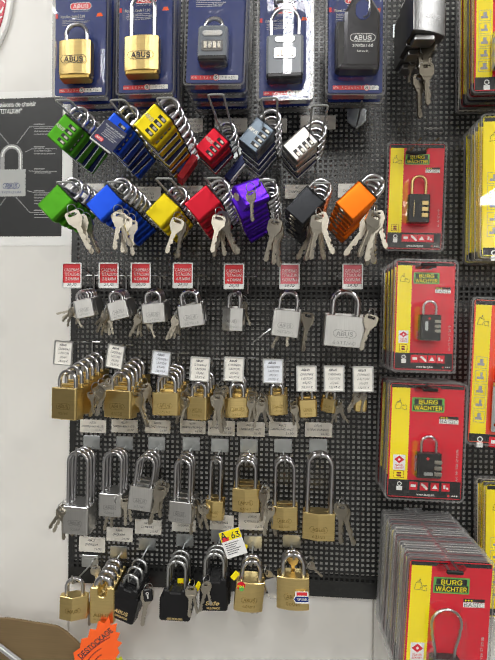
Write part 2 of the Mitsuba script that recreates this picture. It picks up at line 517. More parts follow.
def body_mesh(style, w, h, t):
    """body with its top at z = 0, centred in x and y"""
    if style in ('box', 'alu'):
        r = min(0.0028 if style == 'box' else 0.0035, t * .3)
        m = extr(rrect(w, t, r, 4), h, 0.0007 if style == 'box' else 0.0011, 'z')
    elif style == 'hex':
        o = [(-w / 2, -t * .20), (-w * .02, -t / 2), (w / 2, -t * .20), (w / 2, t * .20), (w * .02, t / 2), (-w / 2, t * .20)]
        o = np.array(Polygon(o).buffer(-.0008).buffer(.0008, 3).exterior.coords)[:-1]
        m = extr(o, h, 0.0006, 'z')
    elif style == 'convex':
        a = np.linspace(-1, 1, 9)
        o = [(w / 2 * q, -t / 2 + t * .2 * q * q) for q in a] + [(w / 2 * q, t / 2 - t * .2 * q * q) for q in a[::-1]]
        o = np.array(Polygon(o).buffer(-.001).buffer(.001, 3).exterior.coords)[:-1]
        m = extr(o, h, 0.0009, 'z')
    return moved(m, 0, 0, -h / 2)


def logo_mesh(w, h, y, zc, style):
    """raised oval with the maker's lettering and a line of small figures below it"""
    ow, oh = w * .56, w * .19
    o = LineString([(-(ow - oh) / 2, 0), ((ow - oh) / 2, 0)]).buffer(oh / 2, 5)
    ring = o.difference(o.buffer(-max(oh * .07, .0002)))
    ms = [moved(flat(ring, y), 0, 0, zc), txt('ABUS', oh * .56, 0, zc, y, True, fit=ow * .72, sx=1.35)]
    if style:
        ms.append(txt(style, oh * .45, 0, zc - oh * 1.15, y, False, fit=w * .6, sx=1.2))
    return cat(ms)


def keyed_kit(style, w, h, t, a, r, L, bmat, smat, logo=None, collar=None, logo_mat=None):
    """origin: centre of the shackle's arc"""
    kit = [('body', mikit.ply(moved(body_mesh(style, w, h, t), 0, 0, -L), bmat, smooth=32))]
    kit.append(('shackle', mikit.ply(shackle_mesh(a, r, L), smat, smooth=45)))
    dark = {'brass': 'brass_dark', 'titan': 'titan_dark'}.get(bmat, 'dial_metal')
    cyl = trimesh.creation.cylinder(radius=t * .30, height=.0012, sections=14)
    kit.append(('key_cylinder', mikit.ply(moved(cyl, -w * .12, 0, -L - h - .0005), dark, smooth=40)))
    if logo is not None:
        yf = -t / 2 - .00012 if style != 'hex' else -t / 2 - .00012
        if style == 'hex':
            m = logo_mesh(w, h, 0, -L - h * .58, logo)
            v = m.vertices.copy()
            q = np.abs(v[:, 0] + .02 * w) / (w / 2)
            v[:, 1] = -t / 2 + t * .3 * q - .0004
            m = trimesh.Trimesh(v, m.faces, process=False)
        elif style == 'convex':
            m = logo_mesh(w, h, 0, -L - h * .58, logo)
            v = m.vertices.copy()
            v[:, 1] = -t / 2 + t * .2 * (v[:, 0] / (w / 2)) ** 2 - .0003
            m = trimesh.Trimesh(v, m.faces, process=False)
        else:
            m = logo_mesh(w, h, yf, -L - h * .58, logo)
        kit.append(('engraving', mikit.ply(m, logo_mat or dark), 'engraved maker oval and size'))
    return kit


def alu_kit(color, dials, front):
    w, h, t, a, r, L = 0.030, 0.0355, 0.0130, 0.0115, 0.0023, 0.007
    m = 'alu_' + color
    kit = [('body', mikit.ply(moved(body_mesh('alu', w, h, t), 0, 0, -L - .0018), m, smooth=32)),
           ('top_plate', mikit.ply(moved(extr(rrect(w - .0008, t - .0008, .003, 3), .0019, .0003, 'z'), 0, 0, -L - .0009), 'black_plastic', smooth=32), 'black plastic top plate'),
           ('shackle', mikit.ply(shackle_mesh(a, r, L), 'chrome', smooth=45), 'chrome shackle')]
    if dials:
        for i in range(4):
            z = -L - .0018 - h * (.20 + .2 * i)
            kit.append(('dial_window', mikit.ply(box(.0112, .0009, .0046, w * .21, -t / 2 - .0001, z, .0004), 'black_plastic')))
            o = extr(rrect(.0062, .0036, .0008, 2), .0016, .0006)
            kit.append(('dial', mikit.ply(moved(o, w * .21 + .002, -t / 2 - .0006, z), 'dial_metal', smooth=25)))
        if front:
            kit.append(('lettering', mikit.ply(txt('ABUS', .0042, -w * .22, -L - h * .5, -t / 2 - .00015, True, rot=0, fit=w * .42, sx=1.1), 'dial_metal'), 'pale printed maker name'))
    else:
        kit.append(('key_cylinder', mikit.ply(moved(trimesh.creation.cylinder(radius=.0047, height=.0012, sections=14), -.003, 0, -L - h - .0022), 'nickel', smooth=40), 'nickel key cylinder'))
        if front:
            kit.append(('engraving', mikit.ply(logo_mesh(w * 1.1, h, -t / 2 - .00015, -L - h * .55, '72/40'), 'alu_' + color), 'embossed maker oval'))
    return kit, dict(w=w, h=h, t=t, a=a, r=r, L=L)


COLN = {'green': 'green', 'blue': 'blue', 'yellow': 'yellow', 'red': 'red', 'steel': 'steel-blue', 'silver': 'silver', 'purple': 'purple', 'black': 'black', 'orange': 'orange'}


def alu_row(rows, dials, rowname, name, kindtext):
    for color, end, base, d, n, tilt, keys in rows:
        B, E = at(*base, 0.0), at(*end, 0.19)
        B[1] = -YF - .0018
        dirv = loop_hook(B, E, f'grey looped wire hook carrying the {COLN[color]} {kindtext} padlocks')
        kf, dim = alu_kit(color, dials, True)
        kb = alu_kit(color, dials, False)[0]
        for i in range(n):
            di = d - 0.019 * i
            P = B + dirv * ((-di - B[1]) / dirv[1])
            hw = 0.0062 + (0.0088 - 0.0062) * np.linalg.norm(P - B) / np.linalg.norm(E - B)
            q = dim['a'] - dim['r'] - RW - 0.0003
            C = P - np.array([0, 0, math.sqrt(max(q * q - hw * hw, 1e-8))])
            ti = tilt + (rng.uniform(-3, 3) if i else 0)
            lab = f'{COLN[color]} aluminium {kindtext} padlock, {ORD[i]} on the {COLN[color]} hook' if i else f'bright {COLN[color]} aluminium {kindtext} padlock at the front of its hook'
            k = thing(name, lab, 'padlock', f'{COLN[color]} {kindtext} padlocks')
            put_kit(k, kf if i == 0 else kb, tm(C, ti, rng.uniform(-2, 2) if i else 0, -32 if color == 'purple' and i == 0 else 0))
            if dials and 0 < i < n - 1:
                lk_ = thing('leaflet', f'thin navy leaflet tucked behind the {ORD[i]} {COLN[color]} combination padlock', 'leaflet', f'leaflets between the {COLN[color]} combination padlocks')
                ml = tm(C + np.array([0, .0082, 0]), ti + rng.uniform(-4, 4))
                put(lk_, 'cover', mikit.ply(box(.029, .0010, .034, .002, 0, -.028, .0004), 'print_deep_navy'), ml)
                put(lk_, 'pages', mikit.ply(box(.029, .0007, .034, .0026, .0009, -.0286, .0003), 'print_white'), ml)
            if keys and i < n - 1 and i < 3:
                shift = P - (B + dirv * ((-d - B[1]) / dirv[1]))
                key_set(keys if i == 0 else keys[:1 + i % 2], d + .010, f'nickel keys hanging from the {ORD[i]} {COLN[color]} keyed padlock', f'keys of the {COLN[color]} padlocks', shift=shift, jit=0 if i == 0 else 22)


ROW1 = [('green', (62, 100), (121, 158), .145, 5, 41, None), ('blue', (117, 100), (162, 160), .150, 6, 42, None), ('yellow', (164, 98), (197, 159), .166, 7, 45, None),
        ('red', (215.6, 94.5), (235, 157), .096, 3, 44, None), ('steel', (269, 98), (274, 159), .135, 5, 39, None), ('silver', (320, 105.5), (311.5, 163), .120, 4, 48, None)]
ROW2 = [('green', (63, 182), (123.5, 221), .166, 4, 46, [(72, 214, 88, 248)]), ('blue', (114, 182), (160, 221), .165, 8, 47, [(120, 215, 115, 249), (117, 214, 132, 246)]),
        ('yellow', (163, 178.5), (196, 218), .120, 5, 43, [(178, 221, 167, 253)]), ('red', (214, 178), (233.5, 218), .145, 7, 49, [(219, 218, 212, 252), (219.5, 215.5, 239, 253)]),
        ('purple', (267, 180), (272.5, 219.5), .160, 8, 60, [(276, 222, 265, 260)]), ('black', (322, 183), (313, 222), .165, 6, 42, [(318, 219, 310, 259), (319.5, 216.5, 333.5, 253.7)]),
        ('orange', (376, 180), (353, 219.5), .170, 7, 46, [(375, 216, 357, 257), (375.5, 217, 367, 260), (376.5, 214, 386, 248)])]
alu_row(ROW1, True, 'upper', 'combination_padlock', 'combination')
alu_row(ROW2, False, 'lower', 'aluminium_padlock', 'keyed')
key_set([(251, 193, 253, 221)], .192, 'dark worn key lying across the front purple padlock', None, 'penta')
for (x, y, w, c) in ((193, 126, 14, 'yellow'), (231, 126, 27, 'red'), (275, 126, 18, 'steel-blue'), (318, 123, 29, 'silver')):
    board_tag(x, y, w + 6, 14, [('ABUS', 0), ('CADENAS CODE', 0), ('12,90', .2)], f'cream price tag on the board above the {c} combination padlocks')
for (x, y, w, c) in ((92, 191, 22, 'green'), (146, 194, 27, 'blue'), (188, 193, 26, 'yellow'), (236, 193, 18, 'red'), (299, 192, 24, 'black'), (353, 191, 26, 'orange')):
    board_tag(x, y, w + 4, 14, [('ABUS', 0), ('CADENAS ALU', 0), ('9,90', .2)], f'cream price tag on the board behind the {c} keyed padlocks')

# leaflets hanging with the coloured padlocks
C = at(109, 135.5, .170)
k = thing('leaflet', 'folded navy leaflet with white pages lying on the blue combination padlock', 'leaflet')
s = pxm(C)
put(k, 'cover', mikit.ply(extr(rrect(27 * s, 25 * s, .0008, 2), .0009, .0002), 'print_deep_navy'), tm(C, 37, 0, -8))
put(k, 'pages', mikit.ply(moved(box(27 * s, .0022, 25 * s, -.0012, .0018, -.0018, .0005), 0, 0, 0), 'print_white'), tm(C, 37, 0, -8))
put(k, 'print', mikit.ply(cat([txt('Important Information', 1.7 * s, 2 * s, 7.5 * s, -.0006, True, fit=24 * s)] + [flat(sbox(-7 * s, (4.5 - 2 * i) * s, (11 - (i % 3) * 2) * s, (5.0 - 2 * i) * s), -.0006) for i in range(5)]), 'print_pale_grey'), tm(C, 37, 0, -8))
put(k, 'emblem', mikit.ply(flat(LineString([(-9 * s, -8 * s), (-3 * s, -8 * s)]).buffer(2.2 * s, 4), -.0006), 'print_label_red'), tm(C, 37, 0, -8))
put(k, 'emblem_lettering', mikit.ply(txt('ABUS', 2.1 * s, -6 * s, -8 * s, -.0008, True), 'print_white'), tm(C, 37, 0, -8))
C = at(187.5, 170, .050)
s = pxm(C)
k = thing('leaflet', 'red and navy leaflet edge sticking out below the yellow combination padlocks', 'leaflet')
put(k, 'cover', mikit.ply(box(6.5 * s, .030, 27 * s, 0, 0, 0, .0004), 'print_red'), tm(C, 33, 12))
put(k, 'back_cover', mikit.ply(box(5.5 * s, .028, 22 * s, -5.5 * s, .001, 1.5 * s, .0004), 'print_navy'), tm(C, 33, 12))
C = at(237, 168, .035)
s = pxm(C)
k = thing('leaflet', 'dark navy leaflet hanging behind the red combination padlocks', 'leaflet')
put(k, 'cover', mikit.ply(box(7 * s, .012, 30 * s, 0, 0, 0, .0004), 'print_navy'), tm(C, 40, 0))
put(k, 'pages', mikit.ply(box(1.6 * s, .011, 29 * s, 4.6 * s, .0004, 0, .0003), 'print_white'), tm(C, 40, 0))

# empty hooks near the top
B = at(356.5, 127, 0)
B[1] = -YF - .0018
plate_hook(356, 129, B, at(362, 101, .09), .028, .031, 'empty straight wire hook with a pointed steel plate right of the silver padlocks', tip=False)
B = at(433, 131, 0)
B[1] = -YF
k = thing('display_hook', 'small bright wire bracket on the board above the narrow red card', 'hook')
put(k, 'wire', mikit.ply(tube([at(425, 131, .002), at(426, 128.5, .012), at(443, 128.5, .012), at(443.5, 132, .002)], .0009, 6), 'wire_steel', smooth=40))


# ------------------------------------------------------------------ rows of hanging padlocks below
def hang_row(name, lx, top, btop, bbot, w, legs, d, n, tilt, yaw, style, mats, t, base, what, stack, group, logo='', r=None, sp=None, extra=None, kitfn=None, cx=None, jit=2.5):
    """a stack of like padlocks on one wire. px frame: lx = shackle centre, top = outer shackle top, btop/bbot = body, w = body width, legs = outer shackle width"""
    P = at(lx, top, d)
    s = pxm(P)
    r = (r or 2.1) * s
    a = legs * s / 2 - r
    L = max((btop - top) * s - a - r, 0.001)
    W, H = w * s, (bbot - btop) * s
    off = 0.0 if cx is None else (cx - lx) * s
    mk = kitfn or (lambda front: keyed_kit(style, W, H, t, a, r, L, mats[0], mats[1], logo if front else None))
    kf, kb = (mk(True), mk(False)) if kitfn is None else (kitfn(True, W, H, t, a, r, L), kitfn(False, W, H, t, a, r, L))
    C0 = P - np.array([0, 0, a + r])
    Wp = C0 + np.array([0, 0, a - r - RW - .0002])
    Bp = at(*base, 0.0)
    Bp[1] = -YF - .0018
    dv = (Wp - Bp) / (Wp[1] - Bp[1])          # per metre of y
    sp = sp or t + .0014
    for i in range(n):
        sh = dv * (sp * i)
        lab = f'{what}, {ORD[i]} on its hook' if n > 1 else what
        k = thing(name, lab, 'padlock', group)
        put_kit(k, kf if i == 0 else kb, tm(C0 + sh, tilt + (rng.uniform(-jit, jit) if i else 0), yaw + (rng.uniform(-2, 2) if i else 0)))
    return dict(P=Wp, B=Bp, dv=dv, s=s, d=d, sp=sp, t=t, n=n)


def keys_for(info, specs, what, group=None, kind='square', mat='nickel', deep=0, dd=None):
    d = info['d'] + (info['t'] / 2 + .004 if dd is None else dd)
    key_set(specs, d, f'{what}', group, kind, mat)
    for i in range(1, deep + 1):
        key_set(specs[:2], d, f'{what}, hanging behind from the {ORD[i]} padlock', group, kind, mat, shift=info['dv'] * info['sp'] * i, jit=25)


def scan_hook(info, tbar, lab, lw, lh, texts, mat, label, skew=0.0, yaw=0, band=False):
    """wire hook with an upper arm that carries a framed price label in front"""
    k = thing('label_hook', label, 'hook')
    P, B = info['P'], info['B']
    e = -info['dv'] / np.linalg.norm(info['dv'])
    Tb = at(*tbar, .004)
    Lc = at(*lab, info['d'] + .018)
    s = pxm(Lc)
    W, H = lw * s, lh * s
    put(k, 'crossbar', mikit.ply(tube([Tb - np.array([.013, 0, 0]), Tb + np.array([.013, 0, 0])], .0011, 6), 'wire_steel', smooth=40))
    put(k, 'upright', mikit.ply(tube([Tb + np.array([0, .001, 0]), Tb - np.array([0, -.001, .026])], .0014, 6), 'wire_steel', smooth=40))
    Lt = Lc + np.array([0, .004, H * .46])
    mid = (Tb + Lt) / 2 + np.array([0, 0, .002])
    put(k, 'label_arm', mikit.ply(tube([Tb, mid, Lt], .0011, 6), 'wire_steel', smooth=40))
    put(k, 'hook_wire', mikit.ply(tube([np.array([B[0], -YF, B[2]]), P + e * .005, P + e * .008 + np.array([0, 0, .003])], RW, 7), 'wire_steel', smooth=40))
    m = tm(Lc, skew, yaw, 0)
    fr = Polygon(rrect(W, H, .0012, 2)).difference(Polygon(rrect(W - .0034, H - .0028, .0006, 1)))
    fm = trimesh.creation.extrude_polygon(fr, .0026, engine='earcut')
    v = fm.vertices
    fm = trimesh.Trimesh(np.stack([v[:, 0], v[:, 2] - .0013, v[:, 1]], 1), fm.faces, process=False)
    fm.fix_normals()
    f = put(k, 'label_frame', mikit.ply(fix(fm), 'frame_steel'), m, 'shiny frame')
    put(f, 'label_paper', mikit.ply(box(W - .002, .0008, H - .002, 0, .0002, 0), mat), m)
    if band:
        put(f, 'label_foot', mikit.ply(flat(sbox(-W / 2 + .0017, -H / 2 + .0015, W / 2 - .0017, -H * .29), -.0004), 'print_white'), m)
        ms = [txt(tx, H * .12, 0, H * (.22 - .175 * i), -.0005, False, fit=W * .74, sx=1.15) for i, tx in enumerate(texts[:-1])]
        put(f, 'print', mikit.ply(cat(ms), 'print_white'), m)
        put(f, 'price', mikit.ply(txt(texts[-1], H * .10, 0, -H * .36, -.0006, True, slant=.3, fit=W * .7), 'print_ink'), m)
    else:
        ms = [txt(tx, H * .085, W * (.02 if i else -.05), H * (.33 - .165 * i), -.0005, i == 0, fit=W * .62, slant=.25) for i, tx in enumerate(texts)]
        put(f, 'handwriting', mikit.ply(cat(ms), 'print_ink'), m)
    return k


TI = ('titan', 'chrome')
BR = ('brass', 'chrome')
# third row: silver padlocks under red labels.    lx top btop bbot w legs d n tilt yaw style t base | label
R3 = [(83, 289.5, 300, 318, 19.5, 15, .085, 4, -12, 4, 'box', .0135, (98, 291), (72, 275.5), '30MM', (94, 275.5), [(72, 311, 57.5, 321), (72, 311, 67, 326), (74, 312, 81, 327)], 'label_red', 'smallest'),
      (116, 290, 302, 320, 20.5, 16, .085, 4, -15, 4, 'box', .0135, (128, 291), (109, 275.5), '35MM', (126, 276), [(106, 313, 94, 332), (107, 313, 99, 335), (110, 318, 113, 334)], 'label_red', 'small tilted'),
      (153, 289.5, 303.5, 323, 24, 18.5, .085, 4, -6, 3, 'box', .014, (160, 291), (141, 275.5), '40MM', (160, 276), [(139, 317, 129, 336.6), (140, 317, 142, 336.6), (149, 322, 154, 336)], 'label_red', 'medium'),
      (189, 289, 305, 327, 26, 19.5, .085, 3, -9, 3, 'box', .015, (195, 290), (183, 275.5), '45MM', (198, 276), [(177, 318, 166, 339.5), (178, 318, 171, 336)], 'label_red', 'medium large'),
      (234.5, 291, 308, 331, 24, 17, .080, 2, 2, -26, 'hex', .017, (240, 290), (234, 276.5), '40MM', (248, 276.5), [(243, 304, 252, 325)], 'label_red', 'yawed'),
      (289, 290.5, 310.5, 337, 28.5, 21.5, .080, 2, 6, -6, 'box', .016, (289, 289), (289.5, 276.5), '50MM', (291, 276), [(288, 322, 287, 346), (284, 325, 271, 347), (308, 315, 302, 350.5)], 'label_pink', 'large'),
      (346, 289.5, 316, 347, 41, 30, .080, 2, 4, 4, 'box', .018, (339, 289), (352.5, 276.5), '60MM', (344, 276), [(372, 317, 361.5, 349.5)], 'label_pink', 'largest')]
for (lx, top, bt, bb, w, lg, d, n, ti, ya, st, t, base, lab, size, tb, ks, lm, adj) in R3:
    inf = hang_row('steel_padlock', lx, top, bt, bb, w, lg, d, n, ti, ya, st, TI, t, base, f'{adj} brushed silver padlock under the red {size.lower()} label' if adj != 'yawed' else 'turned silver padlock under the fifth red label', 'on its hook', f'silver padlocks, {adj}', logo='64TI/' + size[:2], r=1.9 if w < 35 else 2.6)
    scan_hook(inf, tb, lab, 20.5, 25.5, ['CADENAS', 'TITALIUM', size, '19,70'], 'print_' + lm, f'wire hook with a framed red price label above the {adj} silver padlocks', band=True)
    keys_for(inf, ks, f'keys of the {adj} silver padlock', f'keys of the {adj} silver padlocks', deep=min(n - 1, 2) if n > 2 else 0, dd=-.004 if w < 35 else None)
k = thing('allen_rod', 'thin dark metal rod lying aslant left of the sixth silver padlock', 'rod')
put(k, '', mikit.ply(tube([at(253, 342, .062), at(262, 335.5, .062), at(271, 329, .062)], .0012, 6), 'wire_steel', smooth=40))

# fourth row: brass padlocks under white labels
R4 = [(68, 369, 387.5, 418.5, 31, 24, .118, 6, 0, -16, 'box', .0165, (103, 352), (63.5, 353), 4, (92, 342), [(101, 389.5, 86, 417), (91, 393, 94, 413)], 'print_paper', '65/60', 'widest'),
      (121, 371, 390, 417, 32, 24, .105, 5, 0, -16, 'box', .0165, (142, 356), (115.5, 356.5), 9, (125, 345), [(137, 395, 149.5, 425)], 'print_paper', '65/50', 'wide'),
      (167, 373, 392, 414.5, 28, 22, .10, 4, -1, -7, 'box', .016, (183, 360), (161, 363), 6, (178, 353), [(185, 399, 174, 424), (186, 400, 181, 423)], 'print_paper_blue', '65/45', 'third'),
      (199, 381, 396.5, 419, 22, 18, .10, 4, 0, -12, 'box', .0155, (214, 366), (200, 369), 3, (212, 359), [(217, 397, 222, 432), (218, 397, 214, 425)], 'print_paper', '65/40', 'fourth'),
      (237, 382, 397, 417, 24.5, 17, .092, 3, -3, 3, 'convex', .0155, (243, 366), (234, 369), 1, (247, 358), [(251, 402, 249, 422), (252, 402, 256, 420)], 'print_paper', '65/40', 'bulging'),
      (277, 383, 394.5, 414.5, 19, 14.5, .088, 3, -4, 4, 'convex', .014, (280, 370), (273, 371), 0, (285, 361), [(261, 404, 254, 427), (262, 404, 268, 428)], 'print_paper_blue', '65/30', 'sixth'),
      (307, 388, 399, 416.5, 18, 13, .085, 2, -4, 2, 'box', .0135, (306, 376), (306.5, 378.5), -1, (306, 367), [(294, 407, 299, 428), (293, 407, 294, 425)], 'print_paper', '65/30', 'small seventh'),
      (331, 389, 398.5, 412, 14.5, 11, .085, 2, 8, -22, 'box', .012, (328, 377), (334, 378.5), -1, (330, 367), [(339, 407, 349, 422), (338, 408, 331, 424)], 'print_paper', '65/25', 'little eighth'),
      (361, 389, 399, 411, 12, 10, .085, 2, 3, 0, 'box', .011, (355, 377), (363, 379), -1, (358, 367), [(358, 396, 348, 412), (364, 395, 361, 412)], 'print_paper', '65/20', 'tiny ninth')]
for (lx, top, bt, bb, w, lg, d, n, ti, ya, st, t, base, lab, sk, tb, ks, lm, size, adj) in R4:
    inf = hang_row('brass_padlock', lx, top, bt, bb, w, lg, d, n, ti, ya, st, BR, t, base, f'{adj} padlock of the brass row under white labels', 'on its hook', f'brass padlocks, {adj}', logo=size, r=2.0 if w > 20 else 1.5)
    scan_hook(inf, tb, lab, 20.5, 26 if lab[1] > 375 else 24.5, ['ABUS', 'CADENAS', 'LAITON', size, '18,95 €'], lm, f'wire hook with a white handwritten label above the {adj} padlocks of the brass row', skew=sk, yaw=-sk * 1.5)
    keys_for(inf, ks, f'keys beside the {adj} padlock of the brass row', f'keys of the brass padlocks, {adj}', deep=min(n - 1, 2), dd=.004 if w > 20 else .006)

# fifth row: long shackles, on plate hooks with tags above
TAGS5 = [(93.5, 426, 27, 13), (125, 426, 27, 13), (158, 426.5, 26, 13), (193, 427, 26, 13), (221.5, 428, 27, 15), (251, 429, 28, 14.5), (283, 429, 28.5, 14.5), (318.5, 429.5, 27, 14.5)]
PL5 = [(92, 440), (125, 440.5), (157, 441), (191.5, 441.5), (220, 443), (249, 443.5), (283, 443.5), (318, 443.5)]
R5 = [(78.5, 450, 505, 532.5, 28, 25, .070, 3, 0, -6, 'box', TI, .0155, [(62, 510, 46, 530), (63, 511, 64, 539)], 2.0, 'widest silver'),
      (113, 450.5, 492.5, 515, 24.5, 22, .066, 3, 1, -3, 'box', TI, .0145, [(125.5, 500, 125.5, 525), (110, 505, 104, 530)], 1.8, 'second silver'),
      (146, 455, 486, 509.5, 25.5, 21, .066, 3, 7, 2, 'box', TI, .0145, [(161, 488, 150, 521), (162, 488, 160, 517)], 1.8, 'tilted silver'),
      (183, 458, 500.5, 521, 25, 19, .066, 3, 1, -10, 'box', TI, .0145, [(192, 507, 191, 534), (202, 506, 208, 530)], 1.8, 'fourth silver'),
      (216, 458, 500, 519, 18.5, 13.6, .066, 2, 1, -12, 'hex', BR, .0145, [(206, 507, 199, 528)], 1.5, 'slim brass'),
      (246.3, 458.5, 488, 511, 27, 22.5, .066, 3, 0, 0, 'hex', BR, .0145, [(264, 492, 261, 520), (265, 492, 268, 517)], 1.8, 'ridged brass'),
      (285, 458, 506, 529, 26, 22, .064, 2, 0, -3, 'hex', BR, .0145, [(270, 508, 264, 535), (271, 508, 276, 536)], 1.7, 'shiny middle brass'),
      (320.5, 452, 512.5, 539, 32, 28, .066, 2, 1, -4, 'hex', BR, .0165, [(341, 506, 341, 551), (342, 507, 357, 547)], 2.3, 'widest brass')]
for (x, y, w, h), (px, py), (lx, top, bt, bb, wd, lg, d, n, ti, ya, st, mats, t, ks, r, adj) in zip(TAGS5, PL5, R5):
    inf = hang_row('long_shackle_padlock', lx, top, bt, bb, wd, lg, d, n, ti, ya, st, mats, t, (px, py + 7), f'{adj} padlock with a long chrome shackle', 'on its hook', f'long-shackle padlocks, {adj}', logo='63/40', r=r, jit=1.5)
    e = -inf['dv'] / np.linalg.norm(inf['dv'])
    plate_hook(px, py, inf['B'], inf['P'] + e * .006, .027, .021, f'wire hook with a steel plate carrying the {adj} long-shackle padlocks', point=False)
    board_tag(x, y, w, h, [('ABUS', 0), ('CADENAS ANSE HAUTE', 0), ('14,90', .25)], f'cream price tag on the board above the {adj} long-shackle padlocks')
    keys_for(inf, ks, f'keys beside the {adj} long-shackle padlock', f'keys of the long-shackle padlocks, {adj}', deep=1 if n > 2 else 0, dd=.003)


# sixth row
def vinyl_kit(front, W, H, t, a, r, L, word='', small=''):
    sh = [Polygon(rrect(W, H * .86, W * .10, 4, 0, -L - H * .57)), Polygon(rrect(W * .74, H * .5, W * .1, 4, 0, -L - H * .25)), Point(-a, -L - r * .6).buffer(r * 2.1), Point(a, -L - r * .6).buffer(r * 2.1)]
    o = unary_union(sh).buffer(.0018, 4).buffer(-.0036, 4).buffer(.0018, 4).simplify(.00008)
    kit = [('body', mikit.ply(extr(np.array(o.exterior.coords)[:-1], t, .0016), 'black_vinyl', smooth=35), 'black vinyl cover'),
           ('shackle', mikit.ply(shackle_mesh(a, r, L), 'wire_steel', smooth=45), 'steel shackle')]
    if front:
        z = -L - H * .72
        y = -t / 2 - .0002
        ms = []
        if word:
            ms += [txt(word, W * .13, -W * .04, z, y, True, slant=.25, sx=1.3, fit=W * .55)]
        if small:
            ms += [txt(small, W * .07, 0, z - W * .17, y, True, fit=W * .5)]
        kit.append(('lettering', mikit.ply(cat(ms), 'gold_ink'), 'gold printed lettering'))
    return kit


def discus_kit(front, W, H, t, a, r, L):
    g = Polygon(rrect(W, H, .003, 4, 0, -L - H / 2))
    nw = W * .34
    g = g.difference(Polygon(rrect(nw, H * .40, nw * .45, 4, 0, -L - H * .06)))
    z = np.array([0, 0, 1.0])
    x = np.array([1.0, 0, 0])
    kit = [('body', mikit.ply(extr(np.array(g.exterior.coords)[:-1], t, .0012), 'brass', smooth=30)),
           ('shackle', mikit.ply(shackle_mesh(a, r, L), 'chrome', smooth=45), 'thick chrome shackle')]
    if front:
        kit.append(('engraving', mikit.ply(cat([txt('ABUS', W * .13, 0, -L - H * .76, -t / 2 - .0002, True, sx=1.5), txt('PLUS 88/50', W * .07, 0, -L - H * .88, -t / 2 - .0002, sx=1.2)]), 'brass_dark'), 'engraved lettering'))
    return kit


TAGS6 = [(92.5, 544, 27, 15), (120, 534, 27, 14), (148.5, 526.5, 27, 14.5), (184, 525, 24, 12), (222, 522, 24, 15), (253, 521, 29, 17)]
PL6 = [(90.5, 559), (119, 550), (147.5, 542.5), (185, 538), (220, 533), (253, 539), (291.5, 538)]
INF6 = []
# lx top btop bbot w legs d n tilt yaw style mats t
i6 = hang_row('brass_padlock', 75, 576.5, 594, 617, 27, 19.5, .070, 1, 1, 10, 'hex', BR, .022, (90.5, 565), 'ridged small brass padlock at the lower left end', 'on its hook', 'small brass padlocks at the lower left', logo='', r=1.9)
INF6.append(('cornerwise brass', i6))
i6 = hang_row('discus_padlock', 104, 574.5, 580, 615.5, 24.5, 20, .074, 4, 0, 3, 'box', BR, .0150, (119, 556), 'tall brass padlock with a closed shackle', 'on its hook', 'tall closed-shackle padlocks', r=3.0, sp=.0158, kitfn=discus_kit)
INF6.append(('tall closed-shackle', i6))
i6 = hang_row('black_padlock', 131.5, 573.5, 588, 620, 27, 19, .074, 3, 14, -8, 'box', BR, .0165, (147.5, 548), 'tilted black padlock with a black-headed key beside it', 'on its hook', 'tilted black padlocks', r=1.9, kitfn=lambda *q: vinyl_kit(*q, word='ABUS', small='EXPEDITION'))
INF6.append(('tilted black', i6))
i6 = hang_row('black_padlock', 177, 559.5, 590, 618, 31, 21.5, .072, 3, 1, 2, 'box', BR, .0165, (185, 544), 'black padlock with a yellow sticker behind its shackle', 'on its hook', 'black padlocks of the middle hook', r=1.9, kitfn=lambda *q: vinyl_kit(*q, word='', small='ABUS EXTRA SAFE'))
INF6.append(('middle black', i6))
i6 = hang_row('black_padlock', 214.5, 552, 579, 608, 28, 22.5, .072, 3, 0, 4, 'box', BR, .0165, (220, 540), 'black padlock with large gold lettering', 'on its hook', 'black padlocks of the right hook', r=1.9, kitfn=lambda *q: vinyl_kit(*q, word='Safe', small='RELIANCE'))
INF6.append(('gold-lettered black', i6))
i6 = hang_row('brass_padlock', 251.5, 559, 580, 609, 28.5, 22.5, .072, 2, 5, 8, 'convex', BR, .0185, (253, 546), 'rounded brass padlock with a red and green round sticker', 'on its hook', 'rounded brass padlocks', logo='40MM', r=2.2)
INF6.append(('rounded brass', i6))
STK = i6
i7 = hang_row('brass_padlock', 293.5, 552, 575, 607, 32, 25, .072, 2, 0, -3, 'convex', BR, .0185, (291.5, 545), 'wide brass padlock with a navy TOP LEVEL sticker', 'on its hook', 'wide brass padlocks at the right end', logo='50MM', r=2.3)
INF6.append(('wide brass', i7))
for (nm, inf), (px, py) in zip(INF6, PL6):
    e = -inf['dv'] / np.linalg.norm(inf['dv'])
    plate_hook(px, py, inf['B'], inf['P'] + e * .006, .027, .019, f'wire hook with a steel plate carrying the {nm} padlocks of the lowest row', point=False)
for (x, y, w, h), (nm, _) in zip(TAGS6, INF6):
    board_tag(x, y, w, h, [('ABUS', 0), ('CADENAS', 0), ('16,90', .25)], f'cream price tag on the board above the {nm} padlocks of the lowest row')
# stickers on the two round brass locks and the sheet label
P = at(241, 586, .084)
s = pxm(P)
kk = [k for k in labels if k.startswith('brass_padlock') and 'red and green' in labels[k].get('label', '') and 'front' in labels[k]['label']][0]
put(kk, 'sticker', mikit.ply(extr(np.array(Point(0, 0).buffer(4.2 * s, 6).exterior.coords)[:-1], .0004), 'print_red'), tm(P, 5, 8))
put(kk, 'sticker_edge', mikit.ply(extr(np.array(Point(.8 * s, -2.4 * s).buffer(2.6 * s, 6).exterior.coords)[:-1], .0004), 'print_green'), tm(P + np.array([0, -.0003, 0]), 5, 8))
put(kk, 'sticker_text', mikit.ply(txt('No.1', 2.4 * s, 0, 0, -.0007, True), 'print_yellow'), tm(P, 5, 8))
kk = [k for k in labels if k.startswith('brass_padlock') and 'TOP LEVEL' in labels[k].get('label', '') and 'front' in labels[k]['label']][0]
P = at(301.5, 599, .0835)
s = pxm(P)
